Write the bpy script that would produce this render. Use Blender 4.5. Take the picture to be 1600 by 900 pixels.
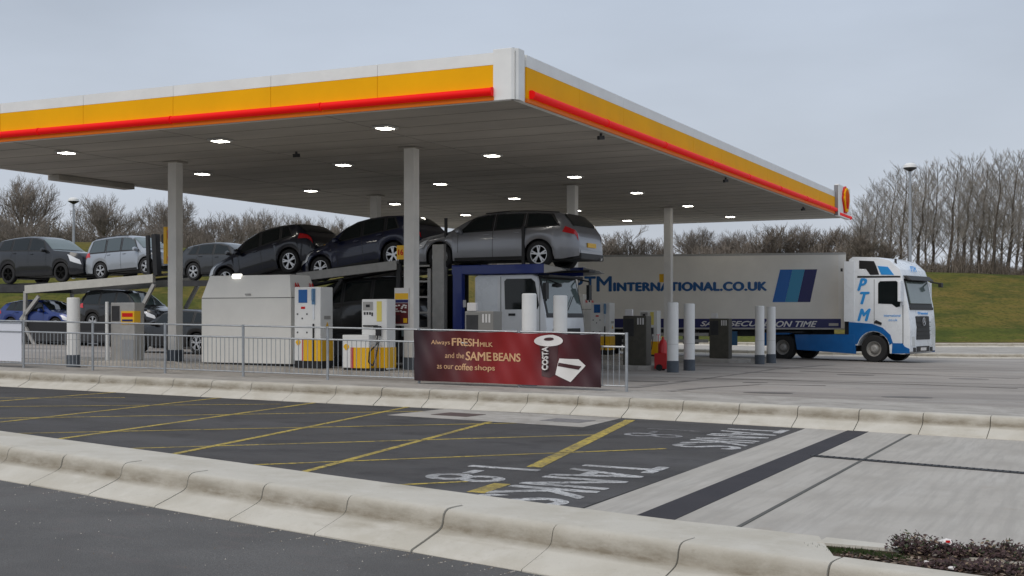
import bpy, bmesh, math, random
from mathutils import Vector, Matrix
random.seed(7)
R = math.radians
for o in list(bpy.data.objects): bpy.data.objects.remove(o)
scene = bpy.context.scene
COL = scene.collection
# ---------------------------------------------------------------- camera, world, sun, exposure
K = 1953.0                       # focal length in 1600-px pixels
CAMZ = 1.5
cam = bpy.data.cameras.new('camera'); camo = bpy.data.objects.new('camera', cam); COL.objects.link(camo)
cam.sensor_width = 36; cam.lens = 36*K/1600; cam.shift_y = 45/1600; cam.clip_end = 3000; cam.clip_start = .1
camo.location = (0, 0, CAMZ); camo.rotation_euler = (R(90), 0, 0)
scene.camera = camo
SUN_EL, SUN_AZ = R(48), R(215)   # azimuth: clockwise from +Y
w = bpy.data.worlds.new('World'); scene.world = w; w.use_nodes = True
nt = w.node_tree; N = nt.nodes; L = nt.links
bg = N['Background']; bg.inputs[1].default_value = 0.10
sky = N.new('ShaderNodeTexSky'); sky.sky_type = 'NISHITA'; sky.sun_disc = False
sky.sun_elevation = SUN_EL; sky.sun_rotation = SUN_AZ; sky.air_density = 1.6; sky.dust_density = 5; sky.ozone_density = 2
tc = N.new('ShaderNodeTexCoord'); sep = N.new('ShaderNodeSeparateXYZ'); L.new(tc.outputs['Generated'], sep.inputs[0])
ramp = N.new('ShaderNodeValToRGB')
e = ramp.color_ramp.elements
e[0].position = 0.0; e[0].color = (5.9, 6.25, 6.8, 1)
e[1].position = 0.8; e[1].color = (4.7, 5.3, 6.25, 1)
m_ = e.new(0.10); m_.color = (5.1, 5.6, 6.4, 1)
m_ = e.new(0.28); m_.color = (4.55, 5.15, 6.15, 1)
L.new(sep.outputs['Z'], ramp.inputs[0])
nz = N.new('ShaderNodeTexNoise'); nz.inputs['Scale'].default_value = 2.2; nz.inputs['Detail'].default_value = 5; nz.inputs['Roughness'].default_value = .5
mp = N.new('ShaderNodeMapping'); mp.inputs['Scale'].default_value = (1, 1, 3.2); L.new(tc.outputs['Generated'], mp.inputs[0]); L.new(mp.outputs[0], nz.inputs[0])
cr = N.new('ShaderNodeMapRange'); cr.inputs[1].default_value = .3; cr.inputs[2].default_value = .7; cr.inputs[3].default_value = .87; cr.inputs[4].default_value = 1.11
L.new(nz.outputs[0], cr.inputs[0])
mul = N.new('ShaderNodeMix'); mul.data_type = 'RGBA'; mul.blend_type = 'MULTIPLY'; mul.inputs[0].default_value = 1
L.new(ramp.outputs[0], mul.inputs[6]); L.new(cr.outputs[0], mul.inputs[7])
mx = N.new('ShaderNodeMix'); mx.data_type = 'RGBA'; mx.inputs[0].default_value = .92
L.new(sky.outputs[0], mx.inputs[6]); L.new(mul.outputs[2], mx.inputs[7]); L.new(mx.outputs[2], bg.inputs[0])
sl = bpy.data.lights.new('sun', 'SUN'); sl.energy = 1.35; sl.angle = R(40); sl.color = (1, .93, .84)
so = bpy.data.objects.new('sun', sl); COL.objects.link(so)
sd = Vector((math.sin(SUN_AZ)*math.cos(SUN_EL), math.cos(SUN_AZ)*math.cos(SUN_EL), math.sin(SUN_EL)))
so.rotation_euler = sd.to_track_quat('Z', 'Y').to_euler(); so.location = sd*200
vs = scene.view_settings; vs.view_transform = 'Standard'; vs.look = 'None'; vs.gamma = 1; vs.use_curve_mapping = False; vs.exposure = 0.12
scene.cycles.use_denoising = True
scene.cycles.max_bounces = 8; scene.cycles.diffuse_bounces = 4

# ---------------------------------------------------------------- geometry of the place
def PZ(x, y, off=0.0):           # paved ground: falls gently to the right
    return max(.19-.01745*x-.0026*y, -.30)+off
def ground(px, py, off=0.0):     # where a sight line meets the pavement
    xk = (px-800)/K
    d = (1.31-off)/((py-495)/K-.01745*xk-.0026)
    return Vector((xk*d, d))
ROAD = -.22
U = Vector((.437, .899)); V = Vector((-.899, .437)); P0 = Vector((.057, 22.1))
TH = math.atan2(-.437, .899)
def UV(u, v): return P0+U*u+V*v

# ---------------------------------------------------------------- materials
MATS = {}
def mat(name, col, rough=.6, metal=0.0, var=0.0, scale=3.0, bump=0.0, bscale=60.0, coat=0.0, spec=.5, emit=None, es=0.0, col2=None, stretch=None, trans=0.0, alpha=1.0, detail=6):
    if name in MATS: return MATS[name]
    m = bpy.data.materials.new(name); m.use_nodes = True; t = m.node_tree; n = t.nodes; b = n['Principled BSDF']
    b.inputs['Base Color'].default_value = (*col, 1); b.inputs['Roughness'].default_value = rough; b.inputs['Metallic'].default_value = metal
    b.inputs['Coat Weight'].default_value = coat; b.inputs['Coat Roughness'].default_value = .06; b.inputs['Specular IOR Level'].default_value = spec
    b.inputs['Transmission Weight'].default_value = trans; b.inputs['Alpha'].default_value = alpha
    if emit: b.inputs['Emission Color'].default_value = (*emit, 1); b.inputs['Emission Strength'].default_value = es
    tcn = n.new('ShaderNodeTexCoord'); mpn = n.new('ShaderNodeMapping'); t.links.new(tcn.outputs['Object'], mpn.inputs[0])
    if stretch: mpn.inputs['Scale'].default_value = stretch
    if var or col2:
        no = n.new('ShaderNodeTexNoise'); no.inputs['Scale'].default_value = scale; no.inputs['Detail'].default_value = detail; no.inputs['Roughness'].default_value = .62
        t.links.new(mpn.outputs[0], no.inputs[0])
        rp = n.new('ShaderNodeValToRGB'); rp.color_ramp.elements[0].position = .34; rp.color_ramp.elements[1].position = .66
        c2 = col2 if col2 else tuple(min(1, c*(1+var)) for c in col); c1 = col if col2 else tuple(c*(1-var) for c in col)
        rp.color_ramp.elements[0].color = (*c1, 1); rp.color_ramp.elements[1].color = (*c2, 1)
        t.links.new(no.outputs[0], rp.inputs[0]); t.links.new(rp.outputs[0], b.inputs['Base Color'])
        mr = n.new('ShaderNodeMapRange'); mr.inputs[3].default_value = max(0, rough-.08); mr.inputs[4].default_value = min(1, rough+.08)
        t.links.new(no.outputs[0], mr.inputs[0]); t.links.new(mr.outputs[0], b.inputs['Roughness'])
    if bump:
        nb = n.new('ShaderNodeTexNoise'); nb.inputs['Scale'].default_value = bscale; nb.inputs['Detail'].default_value = 4
        t.links.new(mpn.outputs[0], nb.inputs[0]); bp = n.new('ShaderNodeBump'); bp.inputs['Strength'].default_value = bump; bp.inputs['Distance'].default_value = .01
        t.links.new(nb.outputs[0], bp.inputs['Height']); t.links.new(bp.outputs[0], b.inputs['Normal'])
    MATS[name] = m; return m

def layered(name, base, layers, rough=.85, bump=.3, bscale=90, spec=.15):
    """base colour, then (colour, scale, stretch, lo, hi, amount, rotz) noise layers mixed over it"""
    m = bpy.data.materials.new(name); m.use_nodes = True; t = m.node_tree; n = t.nodes; b = n['Principled BSDF']
    b.inputs['Roughness'].default_value = rough; b.inputs['Specular IOR Level'].default_value = spec
    g = n.new('ShaderNodeTexCoord'); cur = None
    rgb = n.new('ShaderNodeRGB'); rgb.outputs[0].default_value = (*base, 1); cur = rgb.outputs[0]
    for (c, sc, st, lo, hi, amt, rz) in layers:
        mpn = n.new('ShaderNodeMapping'); mpn.vector_type = 'TEXTURE'; mpn.inputs['Rotation'].default_value = (0, 0, rz); mpn.inputs['Scale'].default_value = st
        t.links.new(g.outputs['Object'], mpn.inputs[0])
        no = n.new('ShaderNodeTexNoise'); no.inputs['Scale'].default_value = sc; no.inputs['Detail'].default_value = 7; no.inputs['Roughness'].default_value = .6
        t.links.new(mpn.outputs[0], no.inputs[0])
        mr = n.new('ShaderNodeMapRange'); mr.inputs[1].default_value = lo; mr.inputs[2].default_value = hi; mr.inputs[3].default_value = 0; mr.inputs[4].default_value = amt
        t.links.new(no.outputs[0], mr.inputs[0])
        mi = n.new('ShaderNodeMix'); mi.data_type = 'RGBA'; t.links.new(mr.outputs[0], mi.inputs[0]); t.links.new(cur, mi.inputs[6]); mi.inputs[7].default_value = (*c, 1)
        cur = mi.outputs[2]
    t.links.new(cur, b.inputs['Base Color'])
    nb = n.new('ShaderNodeTexNoise'); nb.inputs['Scale'].default_value = bscale; nb.inputs['Detail'].default_value = 3
    t.links.new(g.outputs['Object'], nb.inputs[0]); bp = n.new('ShaderNodeBump'); bp.inputs['Strength'].default_value = bump; bp.inputs['Distance'].default_value = .01
    t.links.new(nb.outputs[0], bp.inputs['Height']); t.links.new(bp.outputs[0], b.inputs['Normal'])
    MATS[name] = m; return m

one = (1, 1, 1)
M_asph_near = layered('asphalt_near', (.125, .122, .119), [((.22, .215, .21), 75, one, .42, .66, .5, 0), ((.09, .088, .087), .9, one, .4, .66, .6, 0), ((.18, .145, .14), 5, (3, 1, 1), .55, .8, .5, -.6), ((.42, .40, .37), 32, one, .72, .76, .9, 0)], rough=.82, bump=.8, bscale=110)
M_asph_lane = layered('asphalt_lane', (.074, .071, .070), [((.115, .113, .115), 60, one, .44, .68, .7, 0), ((.11, .108, .11), .7, (5, 1, 1), .46, .66, .7, -.45), ((.035, .034, .036), 1.6, one, .5, .72, .6, 0)], rough=.75, bump=.5, bscale=140)
M_band = layered('dark_band', (.042, .04, .046), [((.07, .068, .072), 140, one, .45, .7, .5, 0), ((.065, .06, .066), 1.5, one, .4, .7, .5, 0)], rough=.7, bump=.4)
M_slab = layered('slab_concrete', (.46, .435, .395), [((.36, .335, .30), .9, one, .40, .66, .75, 0), ((.52, .50, .465), 1.6, (4, 1, 1), .5, .72, .6, 1.13), ((.36, .34, .31), 6, (7, .5, 1), .44, .62, .6, 1.13), ((.34, .28, .22), .6, one, .62, .72, .7, 0), ((.25, .235, .21), 38, one, .62, .74, .5, 0)], rough=.85, bump=.35, bscale=70)
M_fore = layered('forecourt_concrete', (.37, .34, .31), [((.25, .232, .215), .32, (2.2, 1, 1), .42, .62, .75, -.25), ((.43, .41, .385), .5, (3, 1, 1), .52, .66, .6, -.12), ((.11, .10, .095), .40, (4.5, 1.0, 1), .60, .66, .8, -.06), ((.15, .14, .13), 1.0, (1.6, 1, 1), .60, .68, .5, 0), ((.2, .19, .18), 9, one, .56, .7, .4, 0)], rough=.8, bump=.3, bscale=60)
M_foot = layered('footway_concrete', (.42, .395, .36), [((.27, .25, .225), 1.2, one, .44, .64, .7, 0), ((.52, .50, .47), 5, one, .52, .68, .6, 0), ((.16, .15, .135), 2.5, (3, 1, 1), .60, .68, .6, -.4)], rough=.85)
M_soil = layered('bed_soil', (.06, .04, .028), [((.12, .08, .055), 30, one, .4, .7, .7, 0), ((.03, .022, .016), 60, one, .5, .7, .7, 0), ((.2, .16, .12), 90, one, .64, .7, .8, 0)], rough=.95, bump=1.0, bscale=60)
M_grass = layered('bank_grass', (.098, .108, .018), [((.17, .122, .03), .13, (2.5, 1, 1), .42, .58, .85, 0), ((.045, .066, .012), .3, one, .46, .62, .75, 0), ((.20, .14, .045), 1.1, (2, 1, 1), .54, .66, .6, 0), ((.045, .055, .010), 3.5, one, .48, .62, .65, 0)], rough=.95, bump=1.0, bscale=8)
def kerb_mat():
    m = layered('kerb_concrete', (.56, .53, .465), [((.45, .415, .345), 1.6, one, .42, .62, .6, 0), ((.63, .60, .54), 4, one, .52, .7, .5, 0), ((.30, .27, .22), 28, one, .6, .78, .4, 0), ((.24, .20, .14), 2.2, (3, 3, .25), .58, .78, .55, 0)], rough=.8, bump=.3, bscale=60)
    t = m.node_tree; n = t.nodes; b = n['Principled BSDF']
    # tyre scuffs and grime along the face of the kerb: its own UV height, patches with their own shape
    uv = n.new('ShaderNodeUVMap'); sp = n.new('ShaderNodeSeparateXYZ'); t.links.new(uv.outputs[0], sp.inputs[0])
    mr = n.new('ShaderNodeValToRGB'); q = mr.color_ramp.elements; q[0].position = .33; q[0].color = (0, 0, 0, 1); q[1].position = .54; q[1].color = (0, 0, 0, 1)
    z = q.new(.40); z.color = (1, 1, 1, 1); z = q.new(.47); z.color = (.55, .55, .55, 1)
    t.links.new(sp.outputs['Y'], mr.inputs[0])
    no = n.new('ShaderNodeTexNoise'); no.inputs['Scale'].default_value = 1.0; no.inputs['Detail'].default_value = 8; no.inputs['Roughness'].default_value = .7
    mp = n.new('ShaderNodeMapping'); mp.inputs['Scale'].default_value = (2.2, 7, 1); t.links.new(uv.outputs[0], mp.inputs[0]); t.links.new(mp.outputs[0], no.inputs[0])
    r2 = n.new('ShaderNodeMapRange'); r2.inputs[1].default_value = .40; r2.inputs[2].default_value = .60; r2.inputs[3].default_value = .5; r2.inputs[4].default_value = 1.0; t.links.new(no.outputs[0], r2.inputs[0])
    mm = n.new('ShaderNodeMath'); mm.operation = 'MULTIPLY'; t.links.new(mr.outputs[0], mm.inputs[0]); t.links.new(r2.outputs[0], mm.inputs[1])
    old = b.inputs['Base Color'].links[0].from_socket
    mi = n.new('ShaderNodeMix'); mi.data_type = 'RGBA'; t.links.new(mm.outputs[0], mi.inputs[0]); t.links.new(old, mi.inputs[6]); mi.inputs[7].default_value = (.20, .17, .125, 1)
    t.links.new(mi.outputs[2], b.inputs['Base Color'])
    return m
M_kerb = kerb_mat()
def paint(name, c, wear=.5):
    m = layered(name, c, [((.10, .098, .095), 1.1, one, .44, .62, wear*.75, 0), ((.07, .07, .072), 16, one, .50, .60, wear, 0), ((.08, .08, .082), 110, one, .50, .60, wear, 0), (tuple(x*.7 for x in c), 3, one, .4, .7, .6, 0)], rough=.7, bump=.3)
    return m
M_white_line = paint('white_road_paint', (.62, .62, .62), .8)
M_white_worn = paint('worn_white_road_paint', (.42, .42, .43), 1.0)
M_yel_line = paint('yellow_road_paint', (.62, .47, .10), .8)
M_white = mat('white_panel', (.80, .80, .78), .42, var=.05, scale=1.5)
M_cream = mat('cream_panel', (.58, .57, .54), .5, var=.05, scale=.8)
M_tank = mat('tank_enamel', (.80, .785, .74), .45, var=.04, scale=1.2)
M_yellow = mat('fascia_yellow', (.92, .44, .002), .6, var=.05, scale=.7, spec=.12)
M_red = mat('sign_red', (.62, .010, .008), .5, spec=.3)
M_redbar = mat('red_light_bar', (.80, .006, .006), .5, spec=.15, emit=(1, .01, .01), es=.14)
M_orange = mat('fascia_glow_orange', (.85, .20, .005), .5, spec=.25)
M_pyel = mat('pump_yellow', (.85, .48, .01), .4)
M_soffit = mat('soffit_panel', (.42, .39, .345), .6, var=.24, scale=.28, stretch=(.5, 1.5, 1))
M_seam = mat('seam_dark', (.10, .10, .09), .8)
M_sseam = mat('soffit_seam', (.29, .27, .245), .7)
M_roof = mat('roof_sheet', (.3, .3, .3), .7, var=.2)
M_lamp = mat('lamp_glow', (.9, .9, .85), .5, emit=(1, .95, .84), es=16)
M_reflection = mat('reflection_glow', (.9, .9, .85), .5, emit=(1, .97, .88), es=1.6)  # glow for the imitated reflection on the tank top
M_lampframe = mat('lamp_frame', (.55, .55, .53), .5)
M_col = mat('column_paint', (.74, .72, .68), .5, var=.06, scale=2)
M_base = mat('column_base_grey', (.075, .09, .11), .6, var=.15, scale=6)
M_steel = mat('galvanised', (.36, .38, .40), .45, metal=.55, var=.12, scale=12)
M_gsteel = mat('grey_steel', (.40, .39, .37), .5, metal=.3, var=.1, scale=5)
M_dsteel = mat('dark_steel', (.03, .03, .032), .6, var=.3, scale=5)
M_black = mat('black_plastic', (.012, .012, .013), .5)
M_rubber = mat('tyre_rubber', (.018, .018, .019), .8, bump=.3, bscale=40)
M_rim = mat('alloy_rim', (.62, .62, .63), .3, metal=.9)
M_rimd = mat('wheel_dark', (.008, .008, .008), .8, spec=.1)
M_glass = mat('car_glass', (.010, .014, .015), .06, spec=.45)
M_scr = mat('windscreen_reflection', (.13, .17, .165), .08, spec=.8, coat=.4, var=.12, scale=.8)  # sky reflection put into the glass colour as a pale mottled tone
M_redlamp = mat('red_lens', (.55, .01, .015), .15, coat=.6)
M_clear = mat('clear_lens', (.75, .77, .80), .12, coat=.7)
M_amber = mat('amber_lens', (.7, .25, .02), .2)
M_blue = mat('frame_blue', (.006, .025, .20), .35, coat=.3)
M_twhite = mat('cab_white', (.82, .84, .86), .3, coat=.4, var=.03)
M_pwhite = mat('tractor_white', (.78, .82, .86), .28, coat=.5, var=.03)
M_pblue = mat('tractor_blue', (.004, .115, .37), .32, coat=.5, var=.08)
M_lblue = mat('lettering_light_blue', (.03, .30, .72), .4)
M_tblue = mat('lettering_blue', (.006, .09, .27), .4)
M_navy = mat('strip_navy', (.012, .014, .11), .45)
M_mid = mat('stripe_mid', (.035, .26, .44), .4)
M_st1 = mat('stripe_blue', (.004, .12, .42), .4)
M_trailer = mat('trailer_skin', (.80, .765, .69), .5, var=.06, scale=.6)
M_maroon = mat('maroon', (.12, .01, .015), .5)
M_cream2 = mat('print_cream', (.60, .36, .19), .6)
M_pwht = mat('print_white', (.72, .70, .68), .6)
M_dbrown = mat('print_dark', (.05, .012, .015), .5)
M_screen = mat('screen_blue', (.01, .11, .36), .25)
M_bark = mat('bark', (.085, .07, .055), .9, var=.35, scale=4)
M_twig = mat('twig', (.215, .185, .155), .9, var=.3, scale=.6)
M_twig3 = mat('twig_grey', (.265, .24, .21), .9, var=.25, scale=.6)
M_twig2 = mat('twig_reddish', (.18, .152, .125), .9, var=.3, scale=.6)
M_paper = mat('litter_paper', (.75, .72, .70), .7)
M_redfire = mat('extinguisher_red', (.55, .012, .015), .35, coat=.3)

# ---------------------------------------------------------------- mesh builder
class MB:
    def __init__(s): s.v = []; s.f = []; s.mi = []; s.uv = {}
    def add(s, vs, fs, m=0):
        o = len(s.v); s.v += [tuple(v) for v in vs]
        for f in fs: s.f.append(tuple(i+o for i in f)); s.mi.append(m)
    def box(s, x0, x1, y0, y1, z0, z1, m=0):
        s.add([(x0,y0,z0),(x1,y0,z0),(x1,y1,z0),(x0,y1,z0),(x0,y0,z1),(x1,y0,z1),(x1,y1,z1),(x0,y1,z1)],
              [(0,3,2,1),(4,5,6,7),(0,1,5,4),(1,2,6,5),(2,3,7,6),(3,0,4,7)], m)
    def tube(s, a, b, r0, r1=None, n=8, m=0, caps=True):
        r1 = r0 if r1 is None else r1; a = Vector(a); b = Vector(b); d = (b-a)
        if d.length < 1e-6: return
        d.normalize(); p = d.orthogonal().normalized(); q = d.cross(p)
        vs = []
        for c, r in ((a, r0), (b, r1)):
            for i in range(n):
                t = 2*math.pi*i/n; vs.append(c+p*r*math.cos(t)+q*r*math.sin(t))
        fs = [(i, (i+1)%n, n+(i+1)%n, n+i) for i in range(n)]
        if caps: fs += [tuple(range(n-1,-1,-1)), tuple(range(n, 2*n))]
        s.add(vs, fs, m)
    def bar(s, a, b, w, h, m=0):           # rectangular bar a->b, h along ~z
        a = Vector(a); b = Vector(b); d = (b-a).normalized()
        up = Vector((0,0,1)) if abs(d.z) < .95 else Vector((1,0,0))
        q = d.cross(up).normalized(); p = q.cross(d)
        vs = [c+q*sx*w/2+p*sz*h/2 for c in (a, b) for sx, sz in ((-1,-1),(1,-1),(1,1),(-1,1))]
        s.add(vs, [(0,3,2,1),(4,5,6,7),(0,1,5,4),(1,2,6,5),(2,3,7,6),(3,0,4,7)], m)
    def prism_y(s, pts, y0, y1, m=0):      # polygon (x,z) extruded along y
        n = len(pts); s.add([(x,y0,z) for x,z in pts]+[(x,y1,z) for x,z in pts],
            [tuple(range(n)), tuple(range(2*n-1,n-1,-1))]+[(i, n+i, n+(i+1)%n, (i+1)%n) for i in range(n)], m)
    def prism_z(s, pts, z0, z1, m=0):
        n = len(pts); s.add([(x,y,z0) for x,y in pts]+[(x,y,z1) for x,y in pts],
            [tuple(range(n-1,-1,-1)), tuple(range(n,2*n))]+[(i, (i+1)%n, n+(i+1)%n, n+i) for i in range(n)], m)
    def lathe(s, prof, c=(0,0,0), axis='z', n=20, m=0, caps=True):   # prof: (r, h)
        vs = []; k = len(prof)
        for (r, h) in prof:
            for i in range(n):
                t = 2*math.pi*i/n; a, b = r*math.cos(t), r*math.sin(t)
                vs.append((c[0]+a, c[1]+b, c[2]+h) if axis == 'z' else (c[0]+a, c[1]+h, c[2]+b))
        fs = []
        for j in range(k-1):
            for i in range(n): fs.append((j*n+i, j*n+(i+1)%n, (j+1)*n+(i+1)%n, (j+1)*n+i))
        if caps: fs.append(tuple(range(n))); fs.append(tuple(range((k-1)*n, k*n)))
        s.add(vs, fs, m)
    def build(s, name, mats, parent=None, smooth=False, bevel=0, loc=None, fix=True):
        me = bpy.data.meshes.new(name); me.from_pydata(s.v, [], s.f)
        mats = mats if isinstance(mats, (list, tuple)) else [mats]
        for m in mats: me.materials.append(m)
        me.polygons.foreach_set('material_index', s.mi)
        if fix or bevel:
            bm = bmesh.new(); bm.from_mesh(me)
            if bevel:
                bmesh.ops.remove_doubles(bm, verts=bm.verts, dist=1e-5)
                ed = [e for e in bm.edges if len(e.link_faces) == 2 and e.calc_face_angle(0) > .5]
                bmesh.ops.bevel(bm, geom=ed, offset=bevel, segments=2, profile=.6, affect='EDGES', clamp_overlap=True)
            bmesh.ops.recalc_face_normals(bm, faces=bm.faces); bm.to_mesh(me); bm.free()
        if smooth:
            me.polygons.foreach_set('use_smooth', [True]*len(me.polygons)); me.set_sharp_from_angle(angle=R(38))
        o = bpy.data.objects.new(name, me); COL.objects.link(o)
        if parent: o.parent = parent
        if loc: o.location = loc
        return o

def tag(o, label=None, cat=None, group=None, kind=None):
    if label: o['label'] = label
    if cat: o['category'] = cat
    if group: o['group'] = group
    if kind: o['kind'] = kind
    return o
def thing(name, label, cat, loc=(0,0,0), rz=0, group=None):
    o = bpy.data.objects.new(name, None); COL.objects.link(o); o.empty_display_size = .3
    o.location = loc; o.rotation_euler = (0, 0, rz); return tag(o, label, cat, group)
KIDS = {}
def copy_tree(o, parent=None):
    c = o.copy(); COL.objects.link(c); c.parent = parent
    for ch in [q for q in bpy.data.objects if q.parent == o]: copy_tree(ch, c)
    return c
def text_mesh(name, s, width, height, mat_, M, parent, shear=0, bold=0.0, thick=.004, warp=None, spacing=1.0):
    """letters scaled to width x height in local (x right, y up), then placed by matrix M"""
    cu = bpy.data.curves.new('t', 'FONT'); cu.body = s; cu.shear = shear; cu.offset = min(bold, .0); cu.extrude = .01; cu.space_character = spacing
    ob = bpy.data.objects.new('t', cu); COL.objects.link(ob); dg = bpy.context.evaluated_depsgraph_get(); dg.update()
    me = bpy.data.meshes.new_from_object(ob.evaluated_get(dg)); bpy.data.objects.remove(ob); bpy.data.curves.remove(cu)
    xs = [v.co.x for v in me.vertices]; ys = [v.co.y for v in me.vertices]; x0, x1, y0, y1 = min(xs), max(xs), min(ys), max(ys)
    base = [Vector(((v.co.x-x0)/(x1-x0), (v.co.y-y0)/(y1-y0), v.co.z)) for v in me.vertices]; polys = [tuple(p.vertices) for p in me.polygons]
    bd = bold*height*1.6 if bold > .005 else 0; vs, fs = [], []
    for k, (sx, sy) in enumerate(((0, 0), (-1, 0), (1, 0), (0, -.6), (0, .6)) if bd else ((0, 0),)):
        o = len(vs)
        for b in base:
            p = Vector((bd+b.x*(width-2*bd)+sx*bd, bd*.6+b.y*(height-1.2*bd)+sy*bd, thick*(1+.05*k) if b.z > 0 else 0))
            if warp: p = warp(p)
            vs.append(M @ p)
        fs += [tuple(i+o for i in f) for f in polys]
    bpy.data.meshes.remove(me); me = bpy.data.meshes.new(name); me.from_pydata([tuple(v) for v in vs], [], fs)
    me.name = name; me.materials.clear(); me.materials.append(mat_)
    o = bpy.data.objects.new(name, me); COL.objects.link(o)
    if parent: o.parent = parent
    return o
def frame(o, x, y, z=None):      # matrix from origin and two axes
    x = Vector(x).normalized(); y = Vector(y).normalized(); z = x.cross(y)
    m = Matrix.Identity(4)
    for i in range(3): m[i][0], m[i][1], m[i][2], m[i][3] = x[i], y[i], z[i], o[i]
    return m

# ---------------------------------------------------------------- ground, terrain, roads
def sm(t): t = max(0, min(1, t)); return t*t*(3-2*t)
def terr(x, y):
    t = x/max(y, 10)
    k = sm((t+.22)/.40)
    yb = 62+18*k; yc = 80+24*k
    zc = 6.1-1.15*sm((t+.42)/.5)
    base = PZ(x, min(y, 60))
    if y < 50: return base-.36
    if y < yb: return base-.36+.33*min(1, (y-50)/5)
    f = (y-yb)/(yc-yb)
    bump = .18*math.sin(x*.21+1)+.12*math.sin(x*.07+y*.05)
    if f < 1: return base-.03+(zc-base)*(f*.85+.15*sm(f))+bump*f
    return zc+bump+ (y-yc)*.003
ys = [-30, 0, 4, 8, 12, 16, 20, 26, 32, 38, 44, 50]+[52+1.5*i for i in range(0, 42)]+[118, 124, 132, 145, 165, 200, 260, 400, 800, 1600]
ts = [-60, -20, -8, -4, -2.5, -1.6, -1.1, -.8]+[-.62+.02*i for i in range(0, 63)]+[.8, 1.1, 1.6, 2.5, 4, 8, 20, 60]
mb = MB(); nT = len(ts)
for y in ys:
    for t in ts:
        x = t*max(y, 14) if y < 200 or abs(t) < 1 else t*200*max(1, y/400)
        mb.v.append((x, y, terr(x, y)))
for j in range(len(ys)-1):
    for i in range(nT-1): mb.f.append((j*nT+i, j*nT+i+1, (j+1)*nT+i+1, (j+1)*nT+i)); mb.mi.append(0)
tag(mb.build('ground', M_grass, smooth=True), kind='structure')

def sheet(name, poly, off, m, step=None, drop=.06):
    mb = MB(); n = len(poly)
    top = [(x, y, PZ(x, y)+off) for x, y in poly]; bot = [(x, y, PZ(x, y)+off-drop) for x, y in poly]
    mb.add(top+bot, [tuple(range(n))]+[(i, (i+1)%n, n+(i+1)%n, n+i) for i in range(n)])
    return tag(mb.build(name, m), kind='structure')
FARB = [(-24, 31.6), (-14, 27.05), (-10.38, 25.35), (-6.65, 23.62), (-3.4, 22.11), (0.06, 20.75), (2.02, 19.75), (4.69, 18.31), (7.0, 17.0), (12, 14.2), (20, 9.5)]
CREST = [(-17, 21.4), (-9.5, 15.6), (-4.93, 12.03), (-2.63, 10.20), (-0.91, 8.85), (0.0, 8.14), (.77, 7.52), (1.70, 6.82), (2.22, 6.42), (3.4, 5.52), (6, 3.5)]
BACK = [(-16.6, 22.6), (-9.9, 17.1), (-5.48, 13.38), (-2.75, 11.18), (-1.0, 9.74), (0.85, 8.28), (1.41, 7.91), (1.94, 7.55), (2.23, 7.35), (3.9, 6.2), (7, 4.0)]
def fine(path, seg=.914):
    out = [Vector(path[0])]; acc = 0
    for a, b in zip(path, path[1:]):
        a = Vector(a); b = Vector(b); l = (b-a).length; pos = seg-acc
        while pos <= l: out.append(a+(b-a)*(pos/l)); pos += seg
        acc = (l-(pos-seg))
    return out
def smoothpath(path):
    out = []
    P = [Vector(p) for p in path]
    for i in range(len(P)-1):
        p0 = P[max(0, i-1)]; p1 = P[i]; p2 = P[i+1]; p3 = P[min(len(P)-1, i+2)]
        for k in range(6):
            t = k/6; out.append(.5*((2*p1)+(p2-p0)*t+(2*p0-5*p1+4*p2-p3)*t*t+(3*p1-p0-3*p2+p3)*t**3))
    out.append(P[-1]); return out
def kerb(name, path, prof, off, gap=.006):
    """precast blocks laid end to end along the path; prof = (n, z): n>0 away from the road"""
    pts = fine(smoothpath(path)); mb = MB(); n = len(prof); uvs = []
    nor = []
    for i in range(len(pts)):
        d = (pts[min(i+1, len(pts)-1)]-pts[max(i-1, 0)]).normalized(); nor.append(Vector((-d.y, d.x)))
    L = [0]
    for a, b in zip(prof, prof[1:]): L.append(L[-1]+math.hypot(b[0]-a[0], b[1]-a[1]))
    L = [l/L[-1] for l in L]
    for i in range(len(pts)-1):
        a, b = pts[i], pts[i+1]; na, nb_ = nor[i], nor[i+1]; d = (b-a).normalized()
        dz = random.uniform(-.004, .004); dn = random.uniform(-.004, .004)
        nseg = 1; vs = []
        for k, (p, nn) in enumerate(((a+d*gap, na), (b-d*gap, nb_))):
            for (q, z) in prof:
                x = p+nn*(q+dn); vs.append((x.x, x.y, PZ(p.x, p.y)+off+z+dz))
        o = len(mb.v); mb.v += vs
        for j in range(n-1):
            mb.f.append((o+j, o+n+j, o+n+j+1, o+j+1)); mb.mi.append(0)
            uvs.append([(i*.9+7, L[j]), (i*.9+.9+7, L[j]), (i*.9+.9+7, L[j+1]), (i*.9+7, L[j+1])])
        for c in (range(o+n-1, o-1, -1), range(o+n, o+2*n)):
            mb.f.append(tuple(c)); mb.mi.append(0); uvs.append([(0, 0)]*n)
    ob = mb.build(name, M_kerb, smooth=True, fix=False)
    uvl = ob.data.uv_layers.new(name='UVMap'); k = 0
    for p, u in zip(ob.data.polygons, uvs):
        for li, c in zip(p.loop_indices, u): uvl.data[li].uv = c
    return tag(ob, kind='structure')
PROF = [(-.38, -.1), (-.38, .012), (-.372, .022), (-.25, .062), (-.13, .104), (-.10, .117), (-.080, .133), (-.070, .155), (-.063, .190), (-.056, .212), (-.042, .232), (-.018, .245), (.01, .249), (.05, .251), (.14, .252), (.14, -.1)]
PROF2 = [(n_, z*1.2 if z > 0 else z) for n_, z in PROF]
road = [(-40, -20), (26, -20), (26, 6.6), (12, 13.9), (7.2, 17.3), (4.75, 18.65), (0.2, 21.15), (-3.2, 22.5), (-10.2, 25.75), (-24, 32.1), (-60, 48)]
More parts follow.
